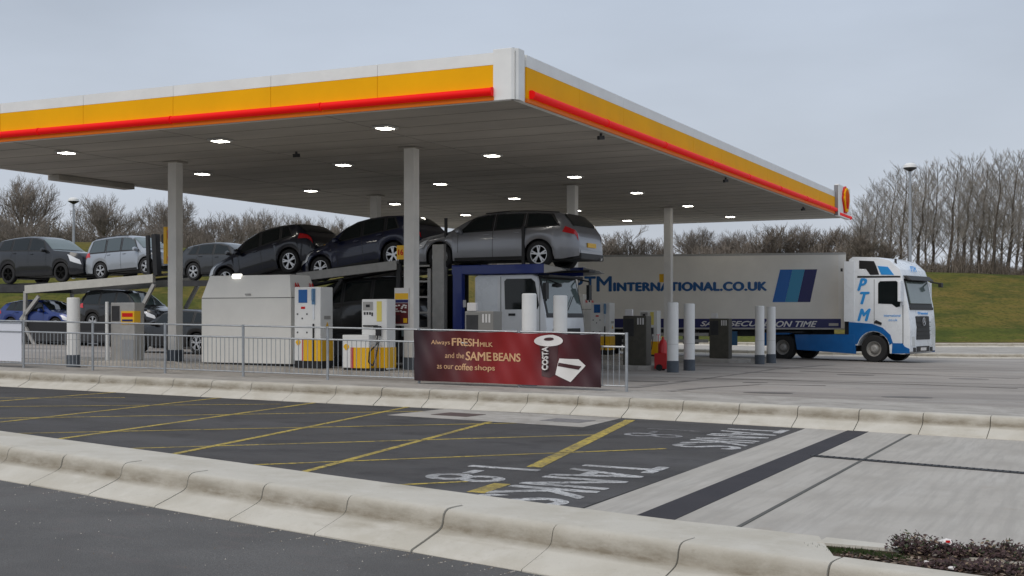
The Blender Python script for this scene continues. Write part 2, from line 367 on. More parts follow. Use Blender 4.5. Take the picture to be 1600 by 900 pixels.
tag(sheet('road', road, ROAD, M_asph_near, drop=.1), kind='structure')
# lane surface between the two kerbs, a newer asphalt, then the concrete slabs and the dark band
kfar = [(-24, 31.75), (-10.30, 25.5), (-6.6, 23.75), (-3.35, 22.25), (0.1, 20.95), (2.05, 19.9), (4.5, 18.6)]
knear = [(.55, 9.0), (-1.0, 9.5), (-2.6, 10.8), (-5.3, 12.9), (-9.6, 16.4), (-16.4, 21.8)]
sheet('lane_asphalt', knear[::-1][0:0]+[(x, y) for x, y in kfar]+[(4.4, 18.5), (.2, 9.4)]+[(x, y) for x, y in knear[1:]], ROAD+.006, M_asph_lane, drop=.004)
sheet('concrete_slab', [(4.42, 18.62), (.02, 8.9), (1.2, 8.25), (1.9, 7.7), (7, 4.2), (20, 1), (20, 9.9), (12.1, 14.3), (7.1, 17.15)], ROAD+.010, M_slab, drop=.006)
sheet('paving_strip', [(5.00, 18.42), (.57, 8.95), (.84, 8.75), (5.25, 18.25)], ROAD+.014, M_band, drop=.004)
def jt(a, b, w, name='slab_joint', m=None, off=ROAD+.0155):
    a = Vector(a); b = Vector(b); d = (b-a).normalized(); q = Vector((-d.y, d.x))*w/2
    return sheet(name, [a-q, b-q, b+q, a+q], off, m or M_seam, drop=.004)
jt((5.73, 17.89), (1.53, 9.0), .035)
jt((6.1, 13.0), (7.9, 16.4), .010, m=M_foot)
# drain channel with a slotted grate
d0, d1 = Vector((3.50, 14.52)), Vector((9.5, 10.15)); dd = (d1-d0).normalized(); dq = Vector((-dd.y, dd.x))
mb = MB()
for s_ in (-1, 1):
    q = dq*(.065*s_); c = [d0+q*1.0, d1+q*1.0]
    mb.bar((*c[0], PZ(*c[0])+ROAD+.014), (*c[1], PZ(*c[1])+ROAD+.014), .02, .012, 0)
mb.bar((*d0, PZ(*d0)+ROAD+.012), (*d1, PZ(*d1)+ROAD+.012), .12, .008, 1)
Ld = (d1-d0).length; k = 0
while k < Ld:
    c = d0+dd*k; z = PZ(*c)+ROAD+.02
    mb.bar((*(c-dq*.058), z), (*(c+dq*.058), z), .03, .006, 0); k += .075
tag(mb.build('drain_channel', [M_dsteel, M_black]), kind='structure')
jt((5.22, 18.28), (3.62, 14.43), .0)  if False else None
# pale apron with two iron covers at the foot of the far kerb
sheet('drain_apron', [(-1.95, 19.55), (1.02, 17.95), (1.72, 19.72), (-1.1, 21.15)], ROAD+.012, M_foot, drop=.004)
for (cx, cy, c) in ((-.85, 19.85, (.10, .07, .065)), (.85, 19.05, (.2, .19, .19))):
    mm = mat('iron_cover_%d' % (cx > 0), c, .7, var=.2, scale=20)
    a = -.5; ca, sa = math.cos(a), math.sin(a); w_, h_ = .33, .3
    sheet('drain_cover', [(cx+ca*x-sa*y, cy+sa*x+ca*y) for x, y in ((-w_, -h_), (w_, -h_), (w_, h_), (-w_, h_))], ROAD+.017, mm, drop=.004)
# yellow box hatching and white words
hm = []
def line(a, b, w, m): hm.append((Vector(a), Vector(b), w, m))
for a, b in (((-2.35, 11.1), (-.33, 18.61)), ((-3.9, 12.7), (-1.75, 21.6)), ((-5.75, 13.9), (-3.45, 22.25)), ((-7.9, 14.0), (-5.3, 23.2)), ((-10.1, 17.2), (-7.6, 24.15)), ((-12.7, 18.9), (-10.3, 25.5))): line(a, b, .085, M_yel_line)
line((-.33, 18.61), (.15, 20.4), .085, M_yel_line)
line((1.84, 19.44), (.23, 12.97), .16, M_yel_line); line((-.09, 11.62), (-.32, 11.0), .17, M_yel_line)
for a, b in (((1.86, 15.11), (-3.0, 12.55)), ((1.11, 16.80), (-5.1, 13.7)), ((.95, 18.9), (-7.0, 15.2)), ((-1.0, 20.75), (-9.0, 16.95)), ((-4.0, 21.6), (-11.5, 18.6)), ((-7.0, 22.6), (-13.5, 20.4)), ((-.42, 11.73), (-1.6, 11.1)), ((-.2, 20.1), (-.15, 20.15))): line(a, b, .062, M_yel_line)
for i, (a, b, w_, m) in enumerate(hm):
    d = (b-a).normalized(); q = Vector((-d.y, d.x))*w_/2
    sheet('hatching_line', [a-q, b-q, b+q, a+q], ROAD+.0085+.0014*(i % 2), m, drop=.002)
# letters lie with their tops towards the slab
def road_text(s, o, right, up, wd, ht, m, bold):
    def warp(p): return p
    z = PZ(o[0], o[1])+ROAD+.0085
    ob = text_mesh('road_lettering', s, wd, ht, m, frame((o[0], o[1], z), (*right, 0), (*up, 0)), None, bold=bold, thick=.002)
    for v in ob.data.vertices: v.co.z += PZ(v.co.x, v.co.y)-PZ(o[0], o[1])
    tag(ob, kind='structure')
rd = Vector((-.405, -.914)); upv = Vector((.914, -.405))
road_text('TANKS', (.87, 13.50), rd, upv, 3.2, .88, M_white_line, .014)
road_text('1-8', (-.42, 13.05), rd, upv, 1.22, .80, M_white_line, .010)
road_text('TANKS', (3.24, 18.4), rd, upv, 3.25, .86, M_white_line, .012)
road_text('1-8', (1.95, 17.95), rd, upv, 1.25, .80, M_white_worn, -.01)

kerb('far_kerb', [(x+.13, y+.30) for x, y in FARB], PROF2, ROAD)
kerb('near_kerb', CREST, PROF, ROAD)
# concrete top of the near island
cre = [p for p in smoothpath(CREST) if p.x < 1.75]; bak = [p for p in smoothpath(BACK) if p.x < 1.9]
def offs(P, d):
    out = []
    for i, p in enumerate(P):
        t = (P[min(i+1, len(P)-1)]-P[max(i-1, 0)]).normalized(); out.append(p+Vector((-t.y, t.x))*d)
    return out
c2 = offs(cre, .145)
mb = MB(); n = len(c2)
def zz(p, o): return (p.x, p.y, PZ(p.x, p.y)+ROAD+o)
bb = []
for p in c2:
    q = min(bak, key=lambda b: (b-p).length); bb.append(q)
vs = [zz(p, .249) for p in c2]+[zz(p, .249) for p in bb]+[zz(p, -.05) for p in bb]+[zz(p, -.05) for p in c2]
mb.add(vs, [(i, i+1, n+i+1, n+i) for i in range(n-1)]+[(n+i, n+i+1, 2*n+i+1, 2*n+i) for i in range(n-1)]+[(n-1, 2*n-1, 3*n-1, 4*n-1)])
bm = None
tag(mb.build('island_top', M_kerb), kind='structure')
# planting bed at the right end
def band(name, A, B, z1, m, z0=-.05):
    mb = MB(); poly = A+B[::-1]; n = len(poly)
    mb.add([zz(Vector(p), z1) for p in poly]+[zz(Vector(p), z0) for p in poly], [tuple(range(n))]+[(i, (i+1)%n, n+(i+1)%n, n+i) for i in range(n)])
    return tag(mb.build(name, m), kind='structure')
band('bed_soil', [(1.62, 7.03), (2.29, 6.50), (3.5, 5.57), (6, 3.7)], [(1.86, 7.36), (2.23, 7.17), (3.9, 6.05), (7, 3.95)], .235, M_soil)
band('bed_edging', [(1.80, 7.37), (2.2, 7.20), (3.9, 6.08), (7, 4.0)], [(1.90, 7.55), (2.25, 7.33), (3.95, 6.20), (7.1, 4.12)], .252, M_kerb)

# footway behind the far kerb, then the forecourt
fk = [p+Vector((.36, .62)) for p in [Vector(q) for q in FARB]]
sheet('footway', [(p.x-.11, p.y-.22) for p in fk]+[(p.x+1.0, p.y+2.0) for p in fk][::-1], .062, M_foot, drop=.2)
fo = [(p.x+.6, p.y+1.2) for p in fk]
mb = MB(); far = [(x, 54) for x in (60, 40, 30, 25, 20, 12, 5, -5, -15, -24, -34, -50)]
xs_ = [-50+5*i for i in range(0, 23)]
def fny(x):
    for (a, b) in zip(fo, fo[1:]):
        if a[0] <= x <= b[0]: return a[1]+(b[1]-a[1])*(x-a[0])/(b[0]-a[0])
    return fo[0][1]+(fo[0][0]-x)*.45 if x < fo[0][0] else fo[-1][1]-(x-fo[-1][0])*.5
rows = 12; base = len(mb.v)
for x in xs_:
    for r in range(rows+1):
        y0 = fny(x); y = y0+(54-y0)*r/rows; mb.v.append((x, y, PZ(x, y)))
for i in range(len(xs_)-1):
    for r in range(rows): mb.f.append((i*(rows+1)+r, (i+1)*(rows+1)+r, (i+1)*(rows+1)+r+1, i*(rows+1)+r+1)); mb.mi.append(0)
tag(mb.build('forecourt', M_fore), kind='structure')
jt((2.6, 24.2), (60, -4), .03, 'forecourt_joint', M_foot, .004)
jt((3.4, 30.0), (40, 21), .03, 'forecourt_joint', M_seam, .004)
jt((7, 37.5), (50, 34), .05, 'forecourt_joint', M_seam, .004)
# kerbs and road beyond the forecourt
kerb('kerb_beyond', [(-30, 54.3), (-10, 54.3), (5, 54.3), (30, 54.3), (60, 54)], PROF, -.06)
def gsheet(name, x0, x1, y0, y1, off, m):
    mb = MB(); nx_ = int((x1-x0)/4)
    for i in range(nx_+1):
        x = x0+(x1-x0)*i/nx_
        for y in (y0, (y0+y1)/2, y1): mb.v.append((x, y, PZ(x, y)+off))
    for i in range(nx_):
        for j in (0, 1): mb.f.append((i*3+j, i*3+3+j, i*3+4+j, i*3+1+j)); mb.mi.append(0)
    tag(mb.build(name, m), kind='structure')
gsheet('road_beyond', -40, 70, 54.35, 73.3, .03, M_foot)
kerb('kerb_beyond', [(-10, 73.2), (30, 73.2), (70, 73.2)], PROF, 0.0)
gsheet('verge_soil', -10, 75, 73.3, 81.0, .14, mat('red_soil', (.17, .11, .08), .95, var=.4, scale=1.5, bump=.5, bscale=8))

# ---------------------------------------------------------------- canopy
ZC = CAMZ+3.85
GS = CAMZ-1.40                        # nominal level of the forecourt under the canopy
cp = thing('canopy', 'petrol station canopy with yellow fascia and red light bar on slim white columns', 'canopy', (*P0, 0), TH)
W_, L_ = 16.6, 29.6                   # local x: -W_..0 , local y: 0..L_
mb = MB(); mb.box(-W_+.02, -.02, .02, L_-.02, ZC+.02, ZC+.10, 0)
for i in range(1, 28): mb.box(-W_+.03, -.03, i*L_/28-.008, i*L_/28+.008, ZC+.014, ZC+.021, 1)
for i in range(1, 4): mb.box(-i*W_/4-.008, -i*W_/4+.008, .03, L_-.03, ZC+.013, ZC+.0205, 1)
mb.build('soffit', [M_soffit, M_sseam], cp)
mb = MB(); mb.box(-W_+.3, -.3, .3, L_-.3, ZC+.11, ZC+.60); mb.build('roof', M_roof, cp)
FH = .86
def fascia(side):
    mb = MB(); yb = MB(); rb = MB(); ob = MB()
    full = W_ if side in 'fb' else L_
    c0 = .40 if side in 'fr' else .05
    def bx(m, a, b, d0, d1, z0, z1, mi=0):   # a,b along the side from the near corner; d outwards
        if side == 'f': m.box(-b, -a, -d1, -d0, z0, z1, mi)
        elif side == 'r': m.box(d0, d1, a, b, z0, z1, mi)
        elif side == 'b': m.box(-b, -a, L_+d0, L_+d1, z0, z1, mi)
        else: m.box(-W_-d1, -W_-d0, a, b, z0, z1, mi)
    bx(mb, 0, full, -.10, 0, ZC, ZC+FH, 0)
    k = c0
    while k < full-.05:
        e_ = min(k+2.44, full)
        bx(mb, k+.004, e_-.004, .001, .030, ZC+FH-.22, ZC+FH-.005, 0)
        bx(yb, k+.004, e_-.004, .001, .034, ZC+.075, ZC+FH-.226, 0)
        k = e_
    bx(ob, c0, full-.03, .001, .045, ZC+.005, ZC+.070, 0)  # orange glow along the fascia foot, put into the colour of a strip
    m1 = mb.build('white_fascia', M_white, cp); m2 = yb.build('yellow_fascia', M_yellow, cp); ob.build('orange_glow_strip', M_orange, cp)
    if side in 'fr':
        k = c0+(.0 if side == 'f' else .10); e2 = full-.1 if side == 'f' else full-1.95
        while k < e2:
            q = min(k+3.66, e2)
            rb = MB()
            if side == 'f': a, b = (-k-.02, -.075, ZC+.155), (-q+.01, -.075, ZC+.155)
            else: a, b = (.075, k+.02, ZC+.155), (.075, q-.01, ZC+.155)
            rb.tube(a, b, .072, n=14)
            va, vb = Vector(a), Vector(b); d = (vb-va).normalized()
            rb.tube(va-d*.012, va+d*.03, .080, n=14)
            rb.build('light_bar', M_redbar, cp, smooth=True); k = q
for s_ in 'frbl': fascia(s_)
mb = MB(); mb.prism_z([(-.42, -.04), (-.06, -.04), (.04, .06), (.04, .30), (.0, .30), (-.03, .0), (-.42, 0)], ZC-.004, ZC+FH+.05)
mb.build('corner_panel', M_white, cp, bevel=.01)
mb = MB(); mb.box(-.70, -.42, -.046, .0, ZC-.002, ZC+.01); 
# columns (pattern measured from the column heads)
COLS = [(4.8, 4.95), (13.8, 4.8), (22.3, 4.75), (4.5, 11.6), (14.0, 11.7), (22.8, 11.6)]
for (u, v) in COLS:
    wp = UV(u, v); gz = PZ(*wp)
    mb = MB(); mb.box(-v-.13, -v+.13, u-.13, u+.13, gz+.40, ZC+.01)
    c = mb.build('column', M_col, cp, bevel=.012)
    mb = MB(); mb.box(-v-.15, -v+.15, u-.15, u+.15, gz-.05, gz+.42); mb.build('column_base', M_base, c, bevel=.02)
    mb = MB(); mb.box(-v-.22, -v+.22, u-.22, u+.22, ZC-.012, ZC+.008); mb.build('column_head', M_soffit, c)
for v in (3.8, 8.0, 12.5):
    for u in (1.8, 6.6, 11.6, 16.5, 21.6, 26.8):
        mb = MB(); mb.box(-v-.20, -v+.20, u-.20, u+.20, ZC-.03, ZC+.015); f = mb.build('ceiling_light', M_lampframe, cp, bevel=.008)
        mb = MB(); mb.box(-v-.14, -v+.14, u-.14, u+.14, ZC-.036, ZC-.029); mb.build('diffuser', M_lamp, f)
for (px, py) in ((939, 213), (1134, 281), (1255, 326), (463, 241)):
    d = 3.80*K/(495-py); p = Vector(((px-800)/K*d, d))-P0; a, b = p.dot(-V), p.dot(U)
    mb = MB(); mb.tube((a, b, ZC+.01), (a, b, ZC-.05), .03, n=8); mb.bar((a-.03, b-.07, ZC-.09), (a+.03, b+.07, ZC-.07), .07, .08)
    mb.build('security_camera', M_dsteel, cp)
# gutter box hung under the far-left edge
def at(px, py, d): return Vector(((px-800)/K*d, d, CAMZ+(495-py)/K*d))
mb = MB(); mb.box(-W_-.05, -W_+.35, 5.2, 8.1, ZC-.13, ZC+.012); mb.build('gutter_box', M_soffit, cp)
# end sign with the shell-shaped emblem, standing proud of the right end of the side fascia
mb = MB(); mb.box(.02, .17, 27.45, 29.65, ZC-.08, ZC+1.12, 0); sg = mb.build('end_sign', M_white, cp, bevel=.02)
mb = MB(); mb.box(.0, .15, 27.425, 27.45, ZC-.04, ZC+1.08, 0); mb.build('end_sign_side', mat('sign_side_grey', (.22, .22, .23), .6), cp)
def pecten(scale, y0, y1, axis, centre, parent, name, m):
    pts = []
    nray = 7
    for i in range(0, 57):
        t = math.pi*(-.06+1.12*i/56); ray = abs(math.sin((i/56)*math.pi*nray))
        r = .46+.045*ray; pts.append((r*math.cos(t)*1.06, .06+r*math.sin(t)*.98))
    pts += [(-.30, -.24), (-.20, -.42), (.20, -.42), (.30, -.24)]
    mb = MB(); n = len(pts)
    P = [(px_*scale, pz_*scale) for px_, pz_ in pts]
    if axis == 'x':  # facing +x
        cx, cy, cz = centre; mb.add([(cx+y0, cy+a, cz+b) for a, b in P]+[(cx+y1, cy+a, cz+b) for a, b in P], [tuple(range(n-1,-1,-1)), tuple(range(n,2*n))]+[(i,(i+1)%n,n+(i+1)%n,n+i) for i in range(n)])
    else:            # facing -y
        cx, cy, cz = centre; mb.add([(cx+a, cy-y0, cz+b) for a, b in P]+[(cx+a, cy-y1, cz+b) for a, b in P], [tuple(range(n)), tuple(range(2*n-1,n-1,-1))]+[(i,n+i,n+(i+1)%n,(i+1)%n) for i in range(n)])
    return mb.build(name, m, parent)
cc = (.17, 28.6, ZC+.55)
pecten(1.05, 0, .05, 'x', cc, cp, 'emblem_border', M_red); pecten(.93, .05, .10, 'x', cc, cp, 'emblem', M_yellow)
mb = MB()
for k in range(-3, 4):
    a = k*.30; mb.bar((cc[0]+.105, cc[1]+.06*k, cc[2]-.28), (cc[0]+.105, cc[1]+math.sin(a)*.40, cc[2]+.08+math.cos(a)*.36), .012, .014)
mb.build('emblem_rib', M_red, cp)
mb = MB(); mb.tube((.12, 27.7, ZC+.02), (.12, 29.95, ZC+.02), .075, n=14); mb.build('light_bar', M_redbar, cp, smooth=True)

# ---------------------------------------------------------------- trees and thicket
def tube3(mb, a, b, r0, r1, m=0):
    d = b-a
    if d.length < 1e-4: return
    p = d.orthogonal().normalized(); q = d.normalized().cross(p); o = len(mb.v)
    for c, r in ((a, r0), (b, r1)):
        for k in range(3):
            t = 2.0944*k; mb.v.append(tuple(c+p*(r*math.cos(t))+q*(r*math.sin(t))))
    for k in range(3): mb.f.append((o+k, o+(k+1)%3, o+3+(k+1)%3, o+3+k)); mb.mi.append(m)
def grow(mb, rnd, p, d, ln, r, lev, cfg):
    segs = 3 if lev < 2 else 2
    pts = [p]; q = p.copy(); dd_ = d.copy()
    for i in range(segs):
        dd_ = (dd_+Vector((rnd.uniform(-1,1), rnd.uniform(-1,1), rnd.uniform(-.6,1)))*cfg['wig']+Vector((0,0,cfg['up']))).normalized()
        q2 = q+dd_*(ln/segs); ra = r*(1-.55*i/segs); rb_ = r*(1-.55*(i+1)/segs)
        tube3(mb, q, q2, ra, rb_); pts.append(q2); q = q2
    if lev >= cfg['lev']: return
    nb = cfg['n'][min(lev, len(cfg['n'])-1)]
    for i in range(nb):
        f = cfg['f0']+(1-cfg['f0'])*(i+rnd.random())/nb; k = min(segs-1, int(f*segs)); base = pts[k].lerp(pts[k+1], f*segs-k)
        ax = Vector((rnd.uniform(-1,1), rnd.uniform(-1,1), rnd.uniform(-.3,.9))).normalized()
        a = cfg['a']*rnd.uniform(.6, 1.25)
        nd = (dd_*math.cos(a)+(ax-dd_*ax.dot(dd_)).normalized()*math.sin(a)).normalized()
        grow(mb, rnd, base, nd, ln*cfg['s']*rnd.uniform(.7, 1.15)*(1.15-.4*f), max(cfg['rmin'], r*.5*(1-.4*f)), lev+1, cfg)
def tree(kind, seed):
    rnd = random.Random(seed); tr = MB(); cr_ = MB()
    if kind == 'round':        # broad winter oak, height 1 unit = 9 m
        th = 2.6; tube_pts = [Vector((0,0,-.5)), Vector((.1,.05,1.3)), Vector((.05,-.1,th))]
        for a, b, r0, r1 in ((tube_pts[0], tube_pts[1], .32, .25), (tube_pts[1], tube_pts[2], .25, .2)): tr.tube(a, b, r0, r1, n=8, caps=False)
        cfg = dict(wig=.13, up=.05, lev=4, n=[5, 7, 7, 7], a=.70, s=.64, f0=.2, rmin=.011)
        for i in range(11):
            t = i*2.4+rnd.uniform(-.3,.3); el = .25+1.2*i/11
            grow(cr_, rnd, tube_pts[2]-Vector((0,0,rnd.uniform(0,.7))), Vector((math.cos(t)*math.cos(el), math.sin(t)*math.cos(el), math.sin(el))), rnd.uniform(2.6, 3.4), .11, 1, cfg)
    elif kind == 'poplar':     # tall, ascending branches
        H = 12.0; pts = [Vector((rnd.uniform(-.045,.045)*min(i,3), rnd.uniform(-.045,.045)*min(i,3), -.5+i*(H+.5)/8)) for i in range(9)]
        lean = rnd.uniform(.0, .11)
        for p in pts: p.x += lean*p.z
        for i in range(8): tr.tube(pts[i], pts[i+1], .17*(1-i/8.3), .17*(1-(i+1)/8.3), n=6, caps=False)
        cfg = dict(wig=.06, up=.05, lev=3, n=[4, 6, 5], a=.38, s=.54, f0=.12, rmin=.009)
        for i in range(46):
            f = .17+.81*(i/46)**.9; k = min(7, int(f*8)); b = pts[k].lerp(pts[k+1], f*8-k); t = i*2.4+rnd.uniform(-.4,.4)
            el = rnd.uniform(.72, 1.12); grow(cr_, rnd, b, Vector((math.cos(t)*math.cos(el), math.sin(t)*math.cos(el), math.sin(el))), (3.7*(1-f)+1.2)*rnd.uniform(.6,1.2), .040*(1.2-f), 1, cfg)
    else:                      # bushy multi-stem
        for i in range(3): tr.tube(Vector((0,0,-.4)), Vector((rnd.uniform(-.6,.6), rnd.uniform(-.6,.6), 1.6)), .12, .07, n=5, caps=False)
        cfg = dict(wig=.22, up=.08, lev=4, n=[5, 6, 5, 5], a=.60, s=.66, f0=.12, rmin=.013)
        for i in range(11):
            t = i*.571+rnd.uniform(-.3,.3); el = rnd.uniform(.55, 1.3)
            grow(cr_, rnd, Vector((0,0,.5+.1*i)), Vector((math.cos(t)*math.cos(el), math.sin(t)*math.cos(el), math.sin(el))), rnd.uniform(1.6, 2.4), .07, 1, cfg)
    return tr, cr_
protos = {}
def plant(kind, var, px, d, top_y, label, cat, name, group, wide=1.0, twm=None):
    key = (kind, var, twm)
    if key not in protos:
        t_, c_ = tree(kind, hash((kind == 'round', kind == 'poplar', var)) % 9999+var*17)
        mt = bpy.data.meshes.new('trunk'); mt.from_pydata(t_.v, [], t_.f); mt.materials.append(M_bark)
        mc = bpy.data.meshes.new('crown'); mc.from_pydata(c_.v, [], c_.f); mc.materials.append(twm or M_twig)
        protos[key] = (mt, mc, max(v[2] for v in c_.v))
    mt, mc, hh = protos[key]
    x = (px-800)/K*d; z = terr(x, d); top = CAMZ+(495-top_y)/K*d; s = (top-z)/hh
    e_ = thing(name, label, cat, (x, d, z), random.uniform(-.5, .5) if kind == 'poplar' else random.uniform(0, 6.28), group); e_.scale = (s*wide, s*wide, s)
    for nm, me in (('trunk', mt), ('crown', mc)):
        o = bpy.data.objects.new(nm, me); COL.objects.link(o); o.parent = e_
RT = 'bare broadleaf trees on the grass bank'
plant('round', 0, 38, 112, 268, 'largest bare round-crowned tree at the left edge of the photo', 'tree', 'bare_tree', RT, 1.0)
plant('round', 1, 160, 125, 300, 'bare round tree just right of the left lamp post', 'tree', 'bare_tree', RT, 1.1)
plant('round', 2, 268, 125, 303, 'bare spreading tree behind the leftmost canopy column', 'tree', 'bare_tree', RT, 1.05)
plant('bush', 0, 100, 118, 345, 'low bare tree left of the left lamp post', 'tree', 'bare_tree', RT, 1.2)
plant('bush', 1, 215, 118, 350, 'low dark bare tree between the two round trees', 'tree', 'bare_tree', RT, 1.2)
plant('bush', 2, 322, 120, 338, 'bushy bare tree right of the leftmost canopy column', 'tree', 'bare_tree', RT, 1.25)
plant('bush', 0, 362, 124, 330, 'twiggy bare tree above the nose of the tilted dark hatchback', 'tree', 'bare_tree', RT, 1.1)
plant('round', 1, 408, 135, 322, 'small round bare tree above the roof of the tilted dark hatchback', 'tree', 'bare_tree', RT, 1.0)
plant('round', 2, 468, 140, 330, 'small bare tree above the tail of the tilted dark hatchback', 'tree', 'bare_tree', RT, 1.0)
plant('round', 0, 530, 140, 336, 'bare tree right under the back corner of the canopy', 'tree', 'bare_tree', RT, 1.0)
plant('bush', 1, 500, 130, 352, 'low bare tree in the gap below the canopy edge', 'tree', 'bare_tree', RT, 1.3)
plant('bush', 2, 10, 105, 330, 'thick bare bush at the foot of the largest tree', 'bush', 'bare_bush', RT, 1.5)
plant('bush', 1, 440, 122, 350, 'bare bush behind the tail of the tilted dark hatchback', 'bush', 'bare_bush', RT, 1.4)
for px, ty, lb in ((950, 362, 'bare bush just right of the raised silver estate'), (985, 350, 'bare bush left of the far right canopy column'), (1028, 368, 'bare bush behind the far right canopy column'),
                   (1088, 352, 'bare tree just right of the far right canopy column'), (1150, 356, 'bare tree above the stripes end of the trailer lettering')):
    plant('round' if px in (1088, 1150) else 'bush', px % 3, px, 122, ty, lb, 'tree', 'bare_tree', RT, 1.25)
for px, ty, lb in ((1120, 366, 'dark bare bush above the middle of the trailer'), (1185, 362, 'dark bare bush above the word end of the trailer'), (1215, 348, 'brown bare tree above the blue trailer stripes'), (1248, 345, 'brown bare tree under the canopy end sign'),
                   (1290, 350, 'bare tree just left of the front of the trailer'), (1335, 345, 'red-brown bushy tree above the gap behind the tractor cab')):
    plant('bush', px % 3, px, 116, ty, lb, 'tree', 'bare_tree', RT, 1.3, M_twig2)
GP = 'row of leafless poplars on the right bank'
pops = [(1338, 300, 'leftmost poplar, shorter than the rest of the row'), (1362, 275, 'second poplar from the left end of the row'), (1385, 262, 'slender poplar left of the right lamp post'), (1405, 250, 'poplar directly left of the right lamp post head'), (1432, 246, 'poplar directly right of the right lamp post head'),
        (1456, 244, 'poplar above the front of the lorry'), (1480, 242, 'poplar just right of the lorry front'), (1503, 232, 'tall poplar with its tip above its neighbours'), (1527, 240, 'fifth poplar from the right edge'), (1550, 228, 'tallest poplar on the right bank'), (1573, 230, 'second poplar from the right edge'), (1598, 234, 'poplar cut by the right edge of the photo')]
for i, (px, ty, lb) in enumerate(pops): plant('poplar', i % 4, px, 109+2*(i % 3), ty, lb, 'tree', 'poplar_tree', GP, 1.3, M_twig3)
for i, (px, ty, lb) in enumerate(((1350, 300, 'small poplar behind the left end of the row'), (1374, 285, 'faint poplar behind the left part of the row'), (1418, 268, 'thin poplar behind the right lamp post pole'), (1444, 262, 'thin poplar behind the front of the lorry roof'), (1492, 256, 'thin poplar seen through the middle of the row'), (1515, 256, 'thin poplar behind the tall-tipped one'), (1538, 250, 'thin poplar left of the tallest poplar'), (1562, 252, 'thin poplar right of the tallest poplar'), (1586, 252, 'thin poplar near the right photo edge'))):
    plant('poplar', (i+2) % 4, px, 128, ty, lb, 'tree', 'poplar_tree', GP, 1.1, M_twig3)
for px, ty, lb in ((1385, 372, 'brown bare thicket bush behind the lorry cab roof'), (1352, 362, 'brown bare bush left of the lorry cab'), (1620, 385, 'bare bush cut by the right photo edge')):
    plant('bush', px % 3, px, 108, ty, lb, 'bush', 'bare_bush', 'bushes at the foot of the poplars', 1.5, M_twig2)
# undergrowth along the top of the bank (nobody could count it)
mb = MB(); rnd = random.Random(3)
for i in range(21000):
    px = rnd.uniform(-60, 1680); t = (px-800)/K; k = sm((t+.22)/.40); yc = 80+24*k
    d = yc+rnd.uniform(4, 34); x = t*d; z = terr(x, d)
    h = rnd.uniform(.5, 2.2)*(1.35 if 900 < px < 1420 else 1.0)*(1.2+.5*math.sin(px*.03)+.3*math.sin(px*.11))*.62
    a = Vector((x, d, z)); b = a+Vector((rnd.uniform(-.5,.5), rnd.uniform(-.4,.4), h))
    tube3(mb, a, b, .035, .012)
    for j in range(3):
        c = a.lerp(b, rnd.uniform(.3, .95)); tube3(mb, c, c+Vector((rnd.uniform(-.6,.6), rnd.uniform(-.5,.5), rnd.uniform(.1,.6))), .016, .01)
tag(mb.build('undergrowth', M_twig2, fix=False), 'brown leafless undergrowth along the top of the grass bank', 'undergrowth', kind='stuff')

# ---------------------------------------------------------------- lamp posts
def lamp_post(px, d, top_y, label):
    x = (px-800)/K*d; z = terr(x, d)+.3 if d > 60 else PZ(x, d); top = CAMZ+(495-top_y)/K*d-z
    t = thing('lamp_post', label, 'lamp post', (x, d, z), .3, 'lamp posts')
    mb = MB(); mb.tube((0,0,-.4), (0,0,1.2), .11, n=12); mb.tube((0,0,1.2), (0,0,top-.25), .085, .055, n=12); mb.build('pole', M_steel, t, smooth=True)
    mb = MB(); mb.lathe([(.05, top-.30), (.12, top-.26), (.30, top-.16), (.30, top-.10)], n=16); mb.build('lamp_housing', M_black, t, smooth=True)
    mb = MB(); mb.lathe([(.31, top-.12), (.29, top+.0), (.16, top+.09), (.01, top+.11)], n=16); mb.build('lamp_cap', M_white, t, smooth=True)
lamp_post(1422, 58, 258, 'tall grey lamp post behind the blue and white lorry')
lamp_post(115, 72, 311, 'grey lamp post behind the cars on the left')
#%%PART2%%
# ---------------------------------------------------------------- fence, banner, board
FA, FB_ = Vector((-10.8, 27.7)), Vector((2.0, 22.4)); fd = (FB_-FA).normalized(); fq = Vector((-fd.y, fd.x)); FROT = math.atan2(fd.y, fd.x)
def fpx(px):                          # distance along the fence of an image column
    k = (px-800)/K; return (k*FA.y-FA.x)/(fd.x-k*fd.y)
fposts = [fpx(-190), fpx(-75), fpx(37), fpx(145), fpx(258), fpx(380), fpx(512), fpx(655), fpx(811), fpx(979)]
fz = lambda s: PZ(*(FA+fd*s))+.062
fz0 = fz(0); slope = (fz(10)-fz(0))/10
def FZ(s): return slope*s
fe = thing('guard_railing', 'galvanised pedestrian guard railing with upright bars along the far kerb', 'railing', (FA.x, FA.y, fz0), FROT)
for i, s in enumerate(fposts):
    mb = MB(); mb.tube((s, 0, FZ(s)-.05), (s, 0, FZ(s)+1.06), .028, n=10); mb.build('post', M_steel, fe, smooth=True)
for i in range(len(fposts)-1):
    a, b = fposts[i]+.03, fposts[i+1]-.03; mb = MB(); last = i == len(fposts)-2
    for h in (1.035, (.80), .10): mb.tube((a, 0, FZ(a)+h), (b, 0, FZ(b)+h), .018 if h > .2 else .014, n=8)
    mb.build('rail', M_steel, fe, smooth=True)
    mb = MB(); n = max(3, int(round((b-a)/.105)))
    for k in range(1, n):
        s = a+(b-a)*k/n; mb.tube((s, 0, FZ(s)+.10), (s, 0, FZ(s)+.80), .0075, n=6, caps=False)
    mb.build('infill_bars', M_steel, fe, smooth=True)
